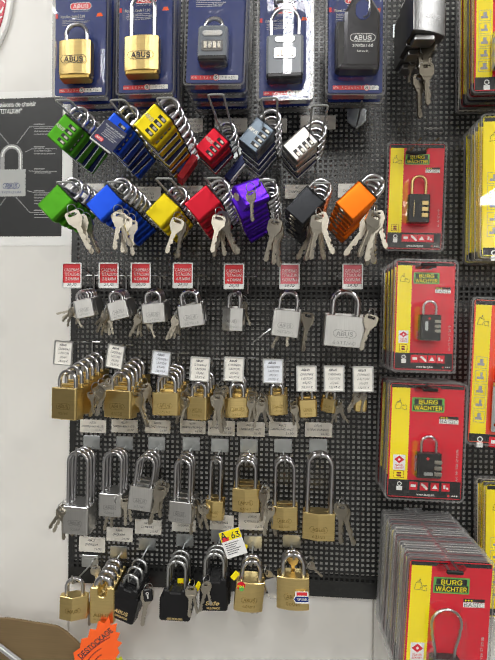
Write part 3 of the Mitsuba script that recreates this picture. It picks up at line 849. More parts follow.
put(kk, 'sticker', mikit.ply(extr(np.array(Polygon([(-8 * s, 0), (-6.5 * s, 3 * s), (-6.5 * s, 7.4 * s), (6.5 * s, 7.4 * s), (7.2 * s, 3 * s), (8 * s, -4.6 * s), (-6 * s, -4.4 * s)]).exterior.coords)[:-1], .0004), 'print_white'), tm(P, 0, 4))
put(kk, 'sticker_band', mikit.ply(flat(Polygon([(-7.5 * s, -.2 * s), (-5.5 * s, 2.4 * s), (7 * s, 2.4 * s), (7.2 * s, -3 * s), (-5.5 * s, -3 * s)]), -.0004), 'print_navy'), tm(P, 0, 4))
put(kk, 'sticker_cap', mikit.ply(flat(sbox(-5 * s, 3.4 * s, 5.5 * s, 6.8 * s), -.0004), 'print_label_red'), tm(P, 0, 4))
put(kk, 'sticker_text', mikit.ply(txt('TOP LEVEL', 2.3 * s, .5 * s, -.2 * s, -.0006, True, fit=10.5 * s), 'print_white'), tm(P, 0, 4))
# keys of the lowest row
keys_for(i7, [(309.5, 564, 323, 578.5)], 'key sticking out right of the wide brass padlock in the lowest row', dd=-.012)
key_set([(293, 556, 293, 584)], .058, 'round brass key behind the shackle of the wide brass padlock', None, 'round', 'key_brass')
key_set([(267, 573, 284, 578)], .060, 'key with a broad head left of the wide brass padlock', None, 'square')
key_set([(262, 585, 257, 612), (261, 586, 252, 614)], .052, 'two keys whose blades show below the rounded brass padlock', None)
key_set([(207, 584, 200, 609), (206, 583, 211, 605)], .084, 'keys dangling at the left side of the gold-lettered black padlock', None, 'penta')
key_set([(191, 588, 189.5, 616), (192, 588, 198, 612)], .082, 'keys dangling at the right side of the middle black padlock', None, 'penta')
key_set([(148, 592, 142.5, 624)], .086, 'key with a black plastic head right of the tilted black padlock', None, 'square', 'nickel')
key_set([(90, 600, 89.6, 625)], .062, 'narrow key hanging between the two leftmost brass padlocks of the lowest row', None, 'penta')
key_set([(95, 567, 99, 592)], .058, 'round key head behind the tall closed-shackle padlock', None, 'round')
k = thing('key_fob', 'black plastic key head with pale symbol right of the tilted black padlock', 'key fob')
P = at(148, 595, .091)
put(k, 'body', mikit.ply(extr(rrect(.0125, .0165, .003, 3), .004, .0008), 'black_plastic', smooth=30), tm(P, -8))
put(k, 'symbol', mikit.ply(cat([flat(Point(0, .003).buffer(.0022).difference(Point(0, .003).buffer(.0012)), -.0022), flat(sbox(-.001, -.004, .001, .001), -.0022)]), 'print_pale_grey'), tm(P, -8))
k = thing('clear_tag', 'clear plastic sachet hanging left of the wide brass padlock', 'sachet')
put(k, '', mikit.ply(extr(rrect(.017, .026, .002, 2), .0008), 'clear_bag'), tm(at(273, 588, .066), -18))
P = at(233, 543, .105)
s = pxm(P)
k = thing('product_tag', 'white paper tag with a yellow top tilted above the rounded brass padlock', 'tag')
m = tm(P, -20, 0)
put(k, 'paper', mikit.ply(extr(rrect(21.5 * s, 27 * s, .0006, 1), .0006), 'print_white'), m)
put(k, 'top_band', mikit.ply(flat(sbox(-10.7 * s, 3.5 * s, 10.7 * s, 13.4 * s), -.0004), 'print_yellow'), m)
put(k, 'red_mark', mikit.ply(flat(Polygon([(-10 * s, 3.6 * s), (-3 * s, 3.6 * s), (-2 * s, 7 * s), (-9 * s, 8.5 * s)]), -.0005), 'print_label_red'), m)
put(k, 'print', mikit.ply(cat([txt('A', 6.5 * s, -7 * s, 9.5 * s, -.0006, True), txt('63', 5.5 * s, 5 * s, 7.5 * s, -.0006, True)] + [flat(sbox(-8.5 * s, (.5 - 2.1 * i) * s, (6 - i % 3 * 2) * s, (1.2 - 2.1 * i) * s), -.0005) for i in range(6)]), 'print_ink'), m)
for (x, y, d, w, h, a, lab) in ((184, 583, .052, 13, 9, 0, 'yellow sticker card behind the shackle of the middle black padlock'), (235, 575.5, .082, 5.5, 9, 38, 'small yellow tag at the upper left of the rounded brass padlock'),
                               (197.5, 587, .076, 5, 11, 30, 'small yellow tag left of the gold-lettered black padlock'), (245.5, 546.5, .10, 4, 4, 20, 'tiny yellow tag at the corner of the tilted white paper tag')):
    P = at(x, y, d)
    s = pxm(P)
    k = thing('yellow_tag', lab, 'tag')
    put(k, 'card', mikit.ply(extr(rrect(w * s, h * s, .0006, 1), .0006), 'print_yellow'), tm(P, a))
    if w > 10:
        put(k, 'red_mark', mikit.ply(flat(unary_union([Point(-2 * s, -1.5 * s).buffer(1.6 * s, 3), Point(3 * s, -.5 * s).buffer(1.4 * s, 3)]), -.0004), 'print_red'), tm(P, a))


# ------------------------------------------------------------------ carded packs
def hang_slot(cx, cz, w):
    return LineString([(cx - w / 2, cz), (cx + w / 2, cz)]).buffer(w * .16, 4).union(Point(cx, cz + w * .13).buffer(w * .17, 4))


def small_lock(w, h, a, r, L, z, y, t, bmat, smat, style='box'):
    return [('padlock', mikit.ply(moved(body_mesh(style, w, h, t), 0, y, z), bmat, smooth=32)),
            ('padlock>shackle', mikit.ply(moved(shackle_mesh(a, r, L), 0, y, z + L), smat, smooth=45))]


def shell(W, H, rc, bub, hb, yb=-.0012, rim=.005, dome=0.0):
    """clear sheet with a bubble over bub = (x0, z0, x1, z1), and its turned rim"""
    cx, cz, bw, bh = (bub[0] + bub[2]) / 2, (bub[1] + bub[3]) / 2, bub[2] - bub[0], bub[3] - bub[1]
    inner = rrect(bw, bh, min(bw, bh) * .22, 4, cx, cz)
    sheet = flat(Polygon(rrect(W, H, rc, 4)).difference(Polygon(inner)), yb)
    top = inset(ccw(inner), min(bw, bh) * .07)
    n = len(inner)
    o = ccw(inner)
    V = np.vstack([np.stack([o[:, 0], np.full(n, yb), o[:, 1]], 1), np.stack([top[:, 0], np.full(n, yb - hb), top[:, 1]], 1)])
    fs = [(i, (i + 1) % n, n + (i + 1) % n) for i in range(n)] + [(i, n + (i + 1) % n, n + i) for i in range(n)]
    wall = trimesh.Trimesh(V, fs, process=False)
    cap = flat(Polygon(top), yb - hb)
    if dome:
        for _ in range(4):
            cap = cap.subdivide()
        cv = cap.vertices.copy()
        cv[:, 1] -= dome * (1 - ((cv[:, 0] - cx) / (bw / 2)) ** 2)
        cap = trimesh.Trimesh(cv, cap.faces, process=False)
    m = cat([sheet, wall, cap])
    ro = rrect(W, H, rc, 4)
    rv = np.vstack([np.stack([ro[:, 0], np.full(len(ro), yb), ro[:, 1]], 1), np.stack([ro[:, 0] * 1.008, np.full(len(ro), yb + rim), ro[:, 1] * 1.005], 1)])
    N = len(ro)
    fs = [(i, (i + 1) % N, N + (i + 1) % N) for i in range(N)] + [(i, N + (i + 1) % N, N + i) for i in range(N)]
    lip = flat(Polygon(rrect(W, H, rc, 4)).difference(Polygon(rrect(W - .0034, H - .0034, rc, 4))), yb - .0003)
    return m, cat([trimesh.Trimesh(rv, fs, process=False), lip])


def sheet_shell(W, H, rc, yb=-.0012, rim=.0026):
    ro = rrect(W, H, rc, 4)
    N = len(ro)
    rv = np.vstack([np.stack([ro[:, 0], np.full(N, yb), ro[:, 1]], 1), np.stack([ro[:, 0] * 1.008, np.full(N, yb + rim), ro[:, 1] * 1.005], 1)])
    fs = [(i, (i + 1) % N, N + (i + 1) % N) for i in range(N)] + [(i, N + (i + 1) % N, N + i) for i in range(N)]
    lip = flat(Polygon(rrect(W, H, rc, 4)).difference(Polygon(rrect(W - .004, H - .004, rc, 4))), yb - .0003)
    return cat([trimesh.Trimesh(rv, fs, process=False), lip])


def castle(s):
    """outline drawing of a small castle, about 13 s wide"""
    pts = [(-6, -3), (-5, 3), (-4, 3), (-4, 4.5), (-3, 4.5), (-3, 3.3), (-2, 3.3), (-2, 5.5), (-.8, 5.5), (-.8, 3), (.3, 3), (.5, .2), (1.6, .2), (1.6, 1), (2.6, 1), (2.6, .2), (3.8, .2), (3.8, 1), (5, 1), (5.4, -4), (.8, -3.2), (.8, -1), (-.6, -.8), (-.8, -2.8), (-6, -3)]
    g = LineString([(x * s, z * s) for x, z in pts]).buffer(.2 * s, 2)
    return unary_union([g, LineString([(-1.4 * s, 5.5 * s), (-1.4 * s, 7 * s)]).buffer(.3 * s, 2)])


def red_card_kit(W, H, front=True, lockkind='short', art='Art.-Nr. TSA 17 20 SB', strip=.235, edge='print_red', icons_on_strip=False, bandf=.155, tsa=True):
    card = Polygon(rrect(W, H, W * .03, 3)).difference(hang_slot(0, H * .455, W * .28))
    cm = trimesh.creation.extrude_polygon(card, .0006, engine='earcut')
    v = cm.vertices
    cm = trimesh.Trimesh(np.stack([v[:, 0], v[:, 2] - .0003, v[:, 1]], 1), cm.faces, process=False)
    cm.fix_normals()
    x0 = -W / 2
    zt, zbm = H / 2, -H / 2
    tb, bb = zt - H * .035, zbm + H * bandf
    slot = hang_slot(0, H * .455, W * .28)
    kit = [('card', mikit.ply(fix(cm), edge))]
    kit += [('card>yellow_strip', mikit.ply(flat(sbox(x0 + W * .02, bb, x0 + W * (.03 + strip), tb), -.0004), 'print_yellow'), 'yellow printed strip'),
            ('card>top_band', mikit.ply(flat(Polygon([(x0 + .001, tb), (-x0 - .001, tb), (-x0 - .001, zt - .0008), (x0 + .001, zt - .0008)]).difference(slot), -.0004), 'print_black'), 'black top band'),
            ('card>bottom_band', mikit.ply(flat(sbox(x0 + .0008, zbm + .001, -x0 - .0008, bb), -.0004), 'print_black'), 'black bottom band')]
    if not front:
        kit.insert(1, ('card>red_print', mikit.ply(flat(Polygon(rrect(W - .007, H - .007, W * .03, 3)).difference(slot), -.00035), edge)))
    if front:
        u = W / 300
        cx = x0 + W * (.03 + strip / 2)
        kit.append(('card>castle', mikit.ply(moved(flat(castle(4.0 * u), -.0005), cx, 0, zt - 92 * u), 'print_ink'), 'castle drawing'))
        lx, lz, lw, lh = x0 + 154 * u, zt - 84 * u, 132 * u, 58 * u
        kit += [('card>logo_border', mikit.ply(moved(flat(Polygon(rrect(lw, lh, 3 * u, 2)), -.0005), lx, 0, lz), 'print_green'), 'green border'),
                ('card>logo_panel', mikit.ply(moved(flat(unary_union([sbox(-lw / 2 + 10 * u, 1.5 * u, lw / 2 - 10 * u, lh / 2 - 5 * u), sbox(-lw / 2 + 5 * u, -lh / 2 + 5 * u, lw / 2 - 5 * u, .5 * u)]), -.0006), lx, 0, lz), 'print_black')),
                ('card>lettering', mikit.ply(cat([txt('BURG', 17 * u, lx, lz + 12 * u, -.0007, True, sx=1.25, fit=80 * u), txt('WÄCHTER', 17 * u, lx, lz - 13 * u, -.0007, True, sx=1.15, fit=114 * u)]), 'print_yellow'), 'yellow lettering BURG WÄCHTER')]
        bx, bz = x0 + 240 * u, zt - 143 * u
        kit += [('card>badge', mikit.ply(flat(sbox(bx - 39 * u, bz - 16 * u, bx + 39 * u, bz + 2 * u), -.0005), 'print_white')),
                ('card>badge_bar', mikit.ply(flat(sbox(bx - 39 * u, bz + 3 * u, bx + 39 * u, bz + 14 * u), -.0005), 'print_black')),
                ('card>badge_stars', mikit.ply(cat([flat(affinity.translate(Point(0, 0).buffer(3.4 * u, 2), bx - 31 * u + 11 * u * i, bz + 8.5 * u), -.0006) for i in range(3)]), 'print_yellow')),
                ('card>badge_lettering', mikit.ply(txt('BASIC', 15 * u, bx, bz - 7 * u, -.0006, False, fit=70 * u, sx=1.2), 'print_black'), 'lettering BASIC')]
        zi = bb - H * .052
        ic = H * .036
        gx = [x0 + (105 + 44 * i) * u for i in range(4)]
        kit += [('card>icon_squares', mikit.ply(cat([flat(sbox(g - ic, zi - ic, g + ic, zi + ic), -.0005) for g in gx]), 'print_red'), 'four red icon squares'),
                ('card>icons', mikit.ply(cat([flat(sbox(gx[0] - ic * .6, zi - ic * .3, gx[0] + ic * .6, zi + ic * .4), -.0006), flat(LineString([(gx[1] - ic * .5, zi + ic * .5), (gx[1] + ic * .6, zi - ic * .5)]).buffer(ic * .28), -.0006), flat(Polygon([(gx[2] - ic * .7, zi - ic * .5), (gx[2] + ic * .7, zi - ic * .5), (gx[2], zi + ic * .6)]), -.0006), flat(unary_union([sbox(gx[3] - ic * .6, zi - ic * .4, gx[3] - ic * .1, zi + ic * .5), sbox(gx[3] + ic * .1, zi - ic * .5, gx[3] + ic * .6, zi)]), -.0006)]), 'print_white'), 'white icons'),
                ('card>address', mikit.ply(cat([txt('www.burg.biz', H * .017, x0 + W * .52, zbm + H * .03, -.0006, True), flat(unary_union([Point(x0 + W * .88 + i * .03 * W, zbm + H * .03).buffer(W * .011, 3) for i in range(3)]), -.0006), flat(unary_union([sbox(x0 + W * .12, zi - ic * 1.2, x0 + W * .20, zi - ic * .2), Point(x0 + W * .16, zi + ic * .4).buffer(ic * .55, 4).difference(Point(x0 + W * .16, zi + ic * .4).buffer(ic * .35, 4))]), -.0006)]), 'print_white'), 'white address line'),
                ('card>address_dot', mikit.ply(flat(Point(x0 + W * .83, zbm + H * .03).buffer(W * .018, 4), -.0006), 'print_label_red')),
                ('card>article_number', mikit.ply(txt(art, 9 * u, x0 + W * .93, -H * .20, -.0005, False, rot=90, fit=None), 'print_pale_grey'))]
        if tsa:
            tz = zbm + H * .30
            kit += [('card>mark_panel', mikit.ply(flat(sbox(cx - 25 * u, tz - 30 * u, cx + 25 * u, tz + 34 * u), -.0005), 'print_white')),
                    ('card>mark', mikit.ply(flat(unary_union([Polygon([(cx, tz + 30 * u), (cx + 21 * u, tz + 14 * u), (cx, tz - 2 * u), (cx - 21 * u, tz + 14 * u)]).difference(Point(cx, tz + 14 * u).buffer(5 * u, 3))]), -.0006), 'print_red'), 'red diamond mark'),
                    ('card>mark_lettering', mikit.ply(cat([txt('TRAVEL', 7 * u, cx, tz - 10 * u, -.0006, True, fit=42 * u), txt('SENTRY', 7 * u, cx, tz - 21 * u, -.0006, True, fit=42 * u)]), 'print_red'))]
        if icons_on_strip:
            pan, ico = [], []
            for i in range(5):
                z = zt - H * (.44 + .095 * i)
                hw = W * strip * .38
                fr = sbox(cx - hw, z - H * .04, cx + hw, z + H * .04)
                pan.append(flat(fr.difference(fr.buffer(-.0005)), -.0005))
                ico.append(flat(unary_union([sbox(cx - hw * .7, z - H * .022, cx + hw * .5, z - H * .004), sbox(cx - hw * (.3 - .2 * (i % 2)), z - H * .01, cx + hw * .3, z + H * .026)]), -.0006))
            kit += [('card>icon_frames', mikit.ply(cat(pan), 'print_grey')), ('card>icons', mikit.ply(cat(ico), 'print_grey'))]
        else:
            z = bb + H * .045
            fr = sbox(cx - W * .07, z - H * .032, cx + W * .07, z + H * .032)
            kit.append(('card>icon_frame', mikit.ply(flat(unary_union([fr.difference(fr.buffer(-.0005)), sbox(cx - W * .03, z - H * .02, cx + W * .03, z - H * .002), sbox(cx - W * .03, z + H * .004, cx + W * .03, z + H * .018)]), -.0005), 'print_maroon')))
    return kit


def pack_lock(W, H, kind):
    """padlock under the bubble of a red card"""
    u = W / 300
    if kind == 'tsa':
        w, h, z, x = 98 * u, 100 * u, -.085 * H, 4 * u
        a, r, L, t = 30 * u, 5.5 * u, 36 * u, .011
        kit = small_lock(w, h, a, r, L, z, -.0085, t, 'black_plastic', 'chrome')
    elif kind == 'code':
        w, h, z, x = 117 * u, .265 * H, 0.0, 10 * u
        a, r, L, t = 37 * u, 8 * u, .19 * H - 45 * u, .011
        kit = small_lock(w, h, a, r, L, z, -.0085, t, 'black_plastic', 'key_brass')
    elif kind == 'tall':
        w, h, z, x = 106 * u, .235 * H, .01 * H, 14 * u
        a, r, L, t = 32 * u, 6 * u, .135 * H - 38 * u, .011
        kit = small_lock(w, h, a, r, L, z, -.0085, t, 'black_plastic', 'chrome')
    else:                                           # cable loop
        w, h, z, x = 100 * u, 120 * u, H / 2 - 322 * u, -18 * u
        t = .012
        kit = small_lock(w, h, 30 * u, 5 * u, .002, z, -.009, t, 'black_plastic', 'chrome')[:1]
        pts = [(-34 * u, -.009, z - 4 * u), (-37 * u, -.009, z + 30 * u), (-50 * u, -.009, z + 80 * u)] + list(arc_pts((0, -.009, z + 112 * u), 54 * u, 205, -25, 15, (1, 0, 0), (0, 0, 1))) + [(50 * u, -.009, z + 80 * u), (37 * u, -.009, z + 30 * u), (34 * u, -.009, z - 4 * u)]
        kit.append(('padlock>cable', mikit.ply(tube(pts, 5.2 * u, 8), 'wire_steel', smooth=45), 'silver cable loop'))
    yf = -.0085 - t / 2
    if kind == 'code':
        for i in range(3):
            kit.append(('padlock>dial', mikit.ply(box(36 * u, .0018, 24 * u, 30 * u, yf - .0006, z - (50 + 33 * i) * u, .0004), 'key_brass'), 'brass dial'))
        kit.append(('padlock>groove', mikit.ply(box(3 * u, .0006, 90 * u, -28 * u, yf, z - 80 * u), 'gold_ink')))
    else:
        for i in range(3):
            kit.append(('padlock>dial', mikit.ply(box(30 * u, .0018, 15 * u, 34 * u, yf - .0003, z - (34 + 24 * i) * u, .0004), 'dial_metal'), 'metal dial'))
        if kind == 'tsa' or kind == 'cable':
            kit.append(('padlock>plate', mikit.ply(box(36 * u, .0008, 13 * u, -4 * u, yf - .0002, z - 82 * u), 'plate_steel')))
        else:
            kit.append(('padlock>plate', mikit.ply(box(14 * u, .0008, 46 * u, -22 * u, yf - .0002, z - 58 * u), 'plate_steel')))
        kit.append(('padlock>mark', mikit.ply(flat(affinity.translate(Polygon([(-8 * u, 0), (0, 7 * u), (8 * u, 0), (0, -7 * u)]), -8 * u, z - 20 * u), yf - .0006), 'print_label_red'), 'red diamond'))
    out = []
    for it in kit:
        out.append((it[0], {**it[1], '_dx': x}, *it[2:]))
    return out, (x - w / 2 - .005, z - h - .004, x + w / 2 + .005, z + (170 * u if kind == 'cable' else 62 * u if kind != 'code' else 96 * u))


def shift_kit(kit, key, M):
    """as put_kit, honouring a part's own sideways offset"""
    last = {}
    for it in kit:
        sh = dict(it[1])
        dx = sh.pop('_dx', 0.0)
        m = M @ T().translate([dx, 0, 0]) if dx else M
        lab = it[2] if len(it) > 2 else None
        if '>' in it[0]:
            a, b = it[0].split('>')
            put(last[a], b, sh, m, lab)
        else:
            last[it[0]] = put(key, it[0], sh, m, lab)


def pack_hook(slot, d, label, black=True):
    k = thing('display_hook', label, 'hook')
    B = np.array([slot[0], -YF, slot[2]])
    E = np.array([slot[0], -d - .012, slot[2] + .001])
    for sx in (-.005, .005):
        put(k, 'wire', mikit.ply(tube([B + [sx, 0, 0], E + [sx, 0, 0]], .0013, 7), 'wire_steel', smooth=40))
    put(k, 'end_cap', mikit.ply(box(.018, .004, .004, E[0], E[1], E[2], .001), 'black_plastic', smooth=30))
    put(k, 'back_plate', mikit.ply(box(.026, .0015, .02, B[0], -YF - .0009, B[2] - .004, .0004), 'plate_steel'))


EDGES, EDGES_Y = ['print_grey', 'print_maroon', 'print_pale_grey', 'print_ink'], ['print_grey', 'print_yellow', 'print_pale_grey']


def red_stack(left, right_, top, bottom, d, n, sp, tilt, yaw, kind, what, name='carded_padlock', hook=True, **kw):
    """front card given by its pixel edges; n cards behind one another on a hook"""
    ctr = at((left + right_) / 2, (top + bottom) / 2, d)
    ed_ = kw.get('edge', '')
    s = pxm(ctr)
    W, H = (right_ - left) * s, (bottom - top) * s
    kf = red_card_kit(W, H, True, **kw)
    kb = red_card_kit(W, H, False, **{k: v for k, v in kw.items() if k in ('strip', 'edge', 'bandf')})
    lk, bub = (pack_lock(W, H, kind) if kind else ([], None))
    bub = bub or (-W * .1, -H * .2, W * .3, H * .2)
    sm, rim = shell(W + .007, H + .007, .006, bub, .0175)
    rb = sheet_shell(W + .007, H + .007, .006)
    ms, mr, mrb = mikit.ply(sm, 'clear'), mikit.ply(rim, 'clear_rim', smooth=30), mikit.ply(rb, 'clear_rim', smooth=30)
    for i in range(n):
        off = np.array([0, sp * i, 0])
        jx = rng.uniform(-.0012, .0012) if i else 0
        jt = rng.uniform(-.8, .8) if i else 0
        M = tm(ctr + off + [jx, 0, 0], tilt + jt, yaw)
        k = thing(name, f'{what}, {ORD[i]} of its stack' if n > 1 else what, 'padlock card', f'{what} stack' if n > 1 else None)
        kk_ = kf + lk
        if i:
            e_ = EDGES[(i * 5) % 7 % 4] if ed_ != 'print_yellow' else EDGES_Y[i % 3]
            kk_ = [('card', {**kb[0][1], 'bsdf': {'type': 'ref', 'id': e_}})] + kb[1:]
        shift_kit(kk_, k, M)
        if i == 0:
            put(k, 'clear_shell', ms, M, 'clear plastic bubble')
            put(k, 'shell_rim', mr, M)
        else:
            put(k, 'shell_rim', mrb, M)
    slot = ctr + np.array([math.sin(math.radians(tilt)) * H * .455, 0, H * .455])
    if hook:
        pack_hook(slot, d, f'hook with a black end for {what}')
    return ctr, W, H


red_stack(388.5, 442, 144.5, 249, .030, 1, .01, 1.5, 0, 'code', 'narrow red and yellow card with a black and brass combination padlock', hook=False, art='Art.-Nr. 80 30 SB', tsa=False)
k = thing('display_hook', 'hook of two brassy wires and a black end carrying the narrow red card', 'hook')
for xa, xb in ((409, 421), (423.5, 439)):
    put(k, 'wire', mikit.ply(tube([at(xb, 138, .001), at(xa, 152.5, .042)], .0011, 7), 'key_brass', smooth=40))
put(k, 'end_cap', mikit.ply(tube([at(406, 152, .042), at(411, 153.2, .042), at(420, 153, .042), at(426, 152, .042)], .0026, 8), 'black_plastic', smooth=40))
red_stack(395.5, 453.5, 262, 370, .110, 5, .020, 1.0, 3, 'tall', 'red card with a small black padlock inside')
red_stack(389.5, 462, 384.5, 498, .090, 4, .019, 1.5, 2, 'tsa', 'wide red card with a black travel padlock')
red_stack(406, 489, 562, 692, .167, 22, .0068, 3.0, 6, 'cable', 'red and yellow card with a cable-loop padlock')
# cards cut by the right edge
for (l, r_, t_, b_, d, n, sp, ti, ed, what) in ((476, 552, -45, 90, .085, 5, .014, 0, 'print_red', 'red and yellow card at the upper right corner'), (484, 555, 116, 256, .085, 5, .014, 0, 'print_yellow', 'yellow-sided icon card at the right edge'),
                                              (472.5, 545, 301, 444, .080, 1, .012, 2.2, 'print_orange_red', 'leaning orange-red card with a steel hasp'), (487, 560, 486, 618, .06, 3, .014, 0, 'print_yellow', 'yellow card at the lower right edge')):
    ctr, W, H = red_stack(l, r_, t_, b_, d, n, sp, ti, 0, None, what, 'carded_hardware', edge=ed, icons_on_strip=True, tsa=False, bandf=.06 if ed != 'print_red' else .1, strip=.2 if ed != 'print_yellow' else .28)
    k = [q for q in labels if q.startswith('carded_hardware') and what in labels[q].get('label', '') and '__' not in q][0]
    if 'hasp' in what:
        P = at(500, 408, d + .006)
        m = tm(P, ti)
        sl = Polygon(rrect(.020, .062, .002, 2)).difference(unary_union([sbox(-.002, .008, .002, .024), Point(-.005, -.022).buffer(.002, 4), Point(.005, -.022).buffer(.002, 4), Point(0, -.008).buffer(.0022, 4)]))
        hm = trimesh.creation.extrude_polygon(sl, .0018, engine='earcut')
        v = hm.vertices
        hm = trimesh.Trimesh(np.stack([v[:, 0], v[:, 2] - .0009, v[:, 1]], 1), hm.faces, process=False)
        hm.fix_normals()
        h_ = put(k, 'hasp', mikit.ply(fix(hm), 'plate_steel'), m, 'galvanised steel hasp')
        put(h_, 'hinge', mikit.ply(tube([(-.010, -.003, .030), (.010, -.003, .030)], .003, 10), 'plate_steel', smooth=40), m)
        put(h_, 'clasp', mikit.ply(box(.016, .005, .016, 0, -.004, .043, .001), 'brass'), m)
    if 'upper right' in what:
        P = at(504, 50, d + .012)
        put(k, 'padlock', mikit.ply(body_mesh('box', .026, .046, .014), 'chrome', smooth=32), tm(P + np.array([0, 0, .023]), 0))


# blue packs along the top
def blue_kit(W, H, title, front, level):
    u = W / 52.0
    zb_, xl = -H / 2, -W / 2
    g = Polygon(rrect(W, H, 1.8 * u, 3))
    kit = [('card', mikit.ply(extr(rrect(W, H, 1.8 * u, 3), .0006), 'print_navy')),
           ('card>level_bar', mikit.ply(flat(sbox(xl + 4.5 * u, zb_ + 2.8 * u, xl + (12 + 3 * level) * u, zb_ + 7 * u), -.0005), 'print_label_red'), 'red level bar'),
           ('card>level_scale', mikit.ply(flat(sbox(xl + (12 + 3 * level) * u, zb_ + 2.8 * u, -xl - 3.5 * u, zb_ + 7 * u), -.0005), 'print_white'))]
    if front:
        xc = xl + (13 + 3 * level) * u
        kit += [('card>level_disc', mikit.ply(flat(Point(xc, zb_ + 5 * u).buffer(3 * u, 6), -.0006), 'print_white')),
                ('card>level_ring', mikit.ply(flat(Point(xc, zb_ + 5 * u).buffer(3 * u, 6).difference(Point(xc, zb_ + 5 * u).buffer(2.5 * u, 6)), -.0007), 'print_label_red')),
                ('card>level_figure', mikit.ply(cat([txt(str(level), 3.4 * u, xc, zb_ + 5 * u, -.0007, True)] + [txt(str(i), 2 * u, xl + (11.5 + 3.2 * i) * u, zb_ + 4.9 * u, -.0007) for i in range(1, 11) if abs(13 + 3 * level - 11.5 - 3.2 * i) > 3 and i > level]), 'print_ink')),
                ('card>scale_figures', mikit.ply(cat([txt('LEVEL', 1.3 * u, xl + 7.7 * u, zb_ + 4.9 * u, -.0007, True)] + [txt(str(i), 2 * u, xl + (11 + 3 * i) * u, zb_ + 4.9 * u, -.0007) for i in range(1, level)]), 'print_white')),
                ('card>emblem', mikit.ply(flat(LineString([(-7.5 * u, zb_ + 89 * u), (7.5 * u, zb_ + 89 * u)]).buffer(3.6 * u, 6), -.0005), 'print_white')),
                ('card>emblem_field', mikit.ply(flat(LineString([(-7.5 * u, zb_ + 89 * u), (7.5 * u, zb_ + 89 * u)]).buffer(3.0 * u, 6), -.0006), 'print_label_red')),
                ('card>emblem_lettering', mikit.ply(txt('ABUS', 3.8 * u, 0, zb_ + 89 * u, -.0007, True, sx=1.45, fit=16 * u), 'print_white'), 'white lettering ABUS on a red oval'),
                ('card>side_mark', mikit.ply(flat(sbox(xl, zb_ + 77.5 * u, xl + 2.6 * u, zb_ + 82 * u), -.0005), 'print_label_red')),
                ('card>title', mikit.ply(cat([txt(title, 2.5 * u, xl + 5.5 * u, zb_ + 79 * u, -.0005, True, align='l', fit=25 * u), txt('Security Tech Germany', 1.2 * u, 0, zb_ + 84 * u, -.0005)] + [flat(sbox(xl + 7 * u, zb_ + (75.4 - 1.7 * i) * u, xl + (30 + (i * 5) % 7) * u, zb_ + (75.9 - 1.7 * i) * u), -.0005) for i in range(4)]), 'print_pale_grey'), 'white title and small text'),
                ('card>flag_mark', mikit.ply(cat([flat(Polygon([(-xl - 10 * u, zb_ + 78 * u), (-xl - 3 * u, zb_ + 78 * u), (-xl - 4.5 * u, zb_ + 81.5 * u), (-xl - 8.5 * u, zb_ + 81.5 * u)]), -.0005)]), 'print_orange'))]
    return kit


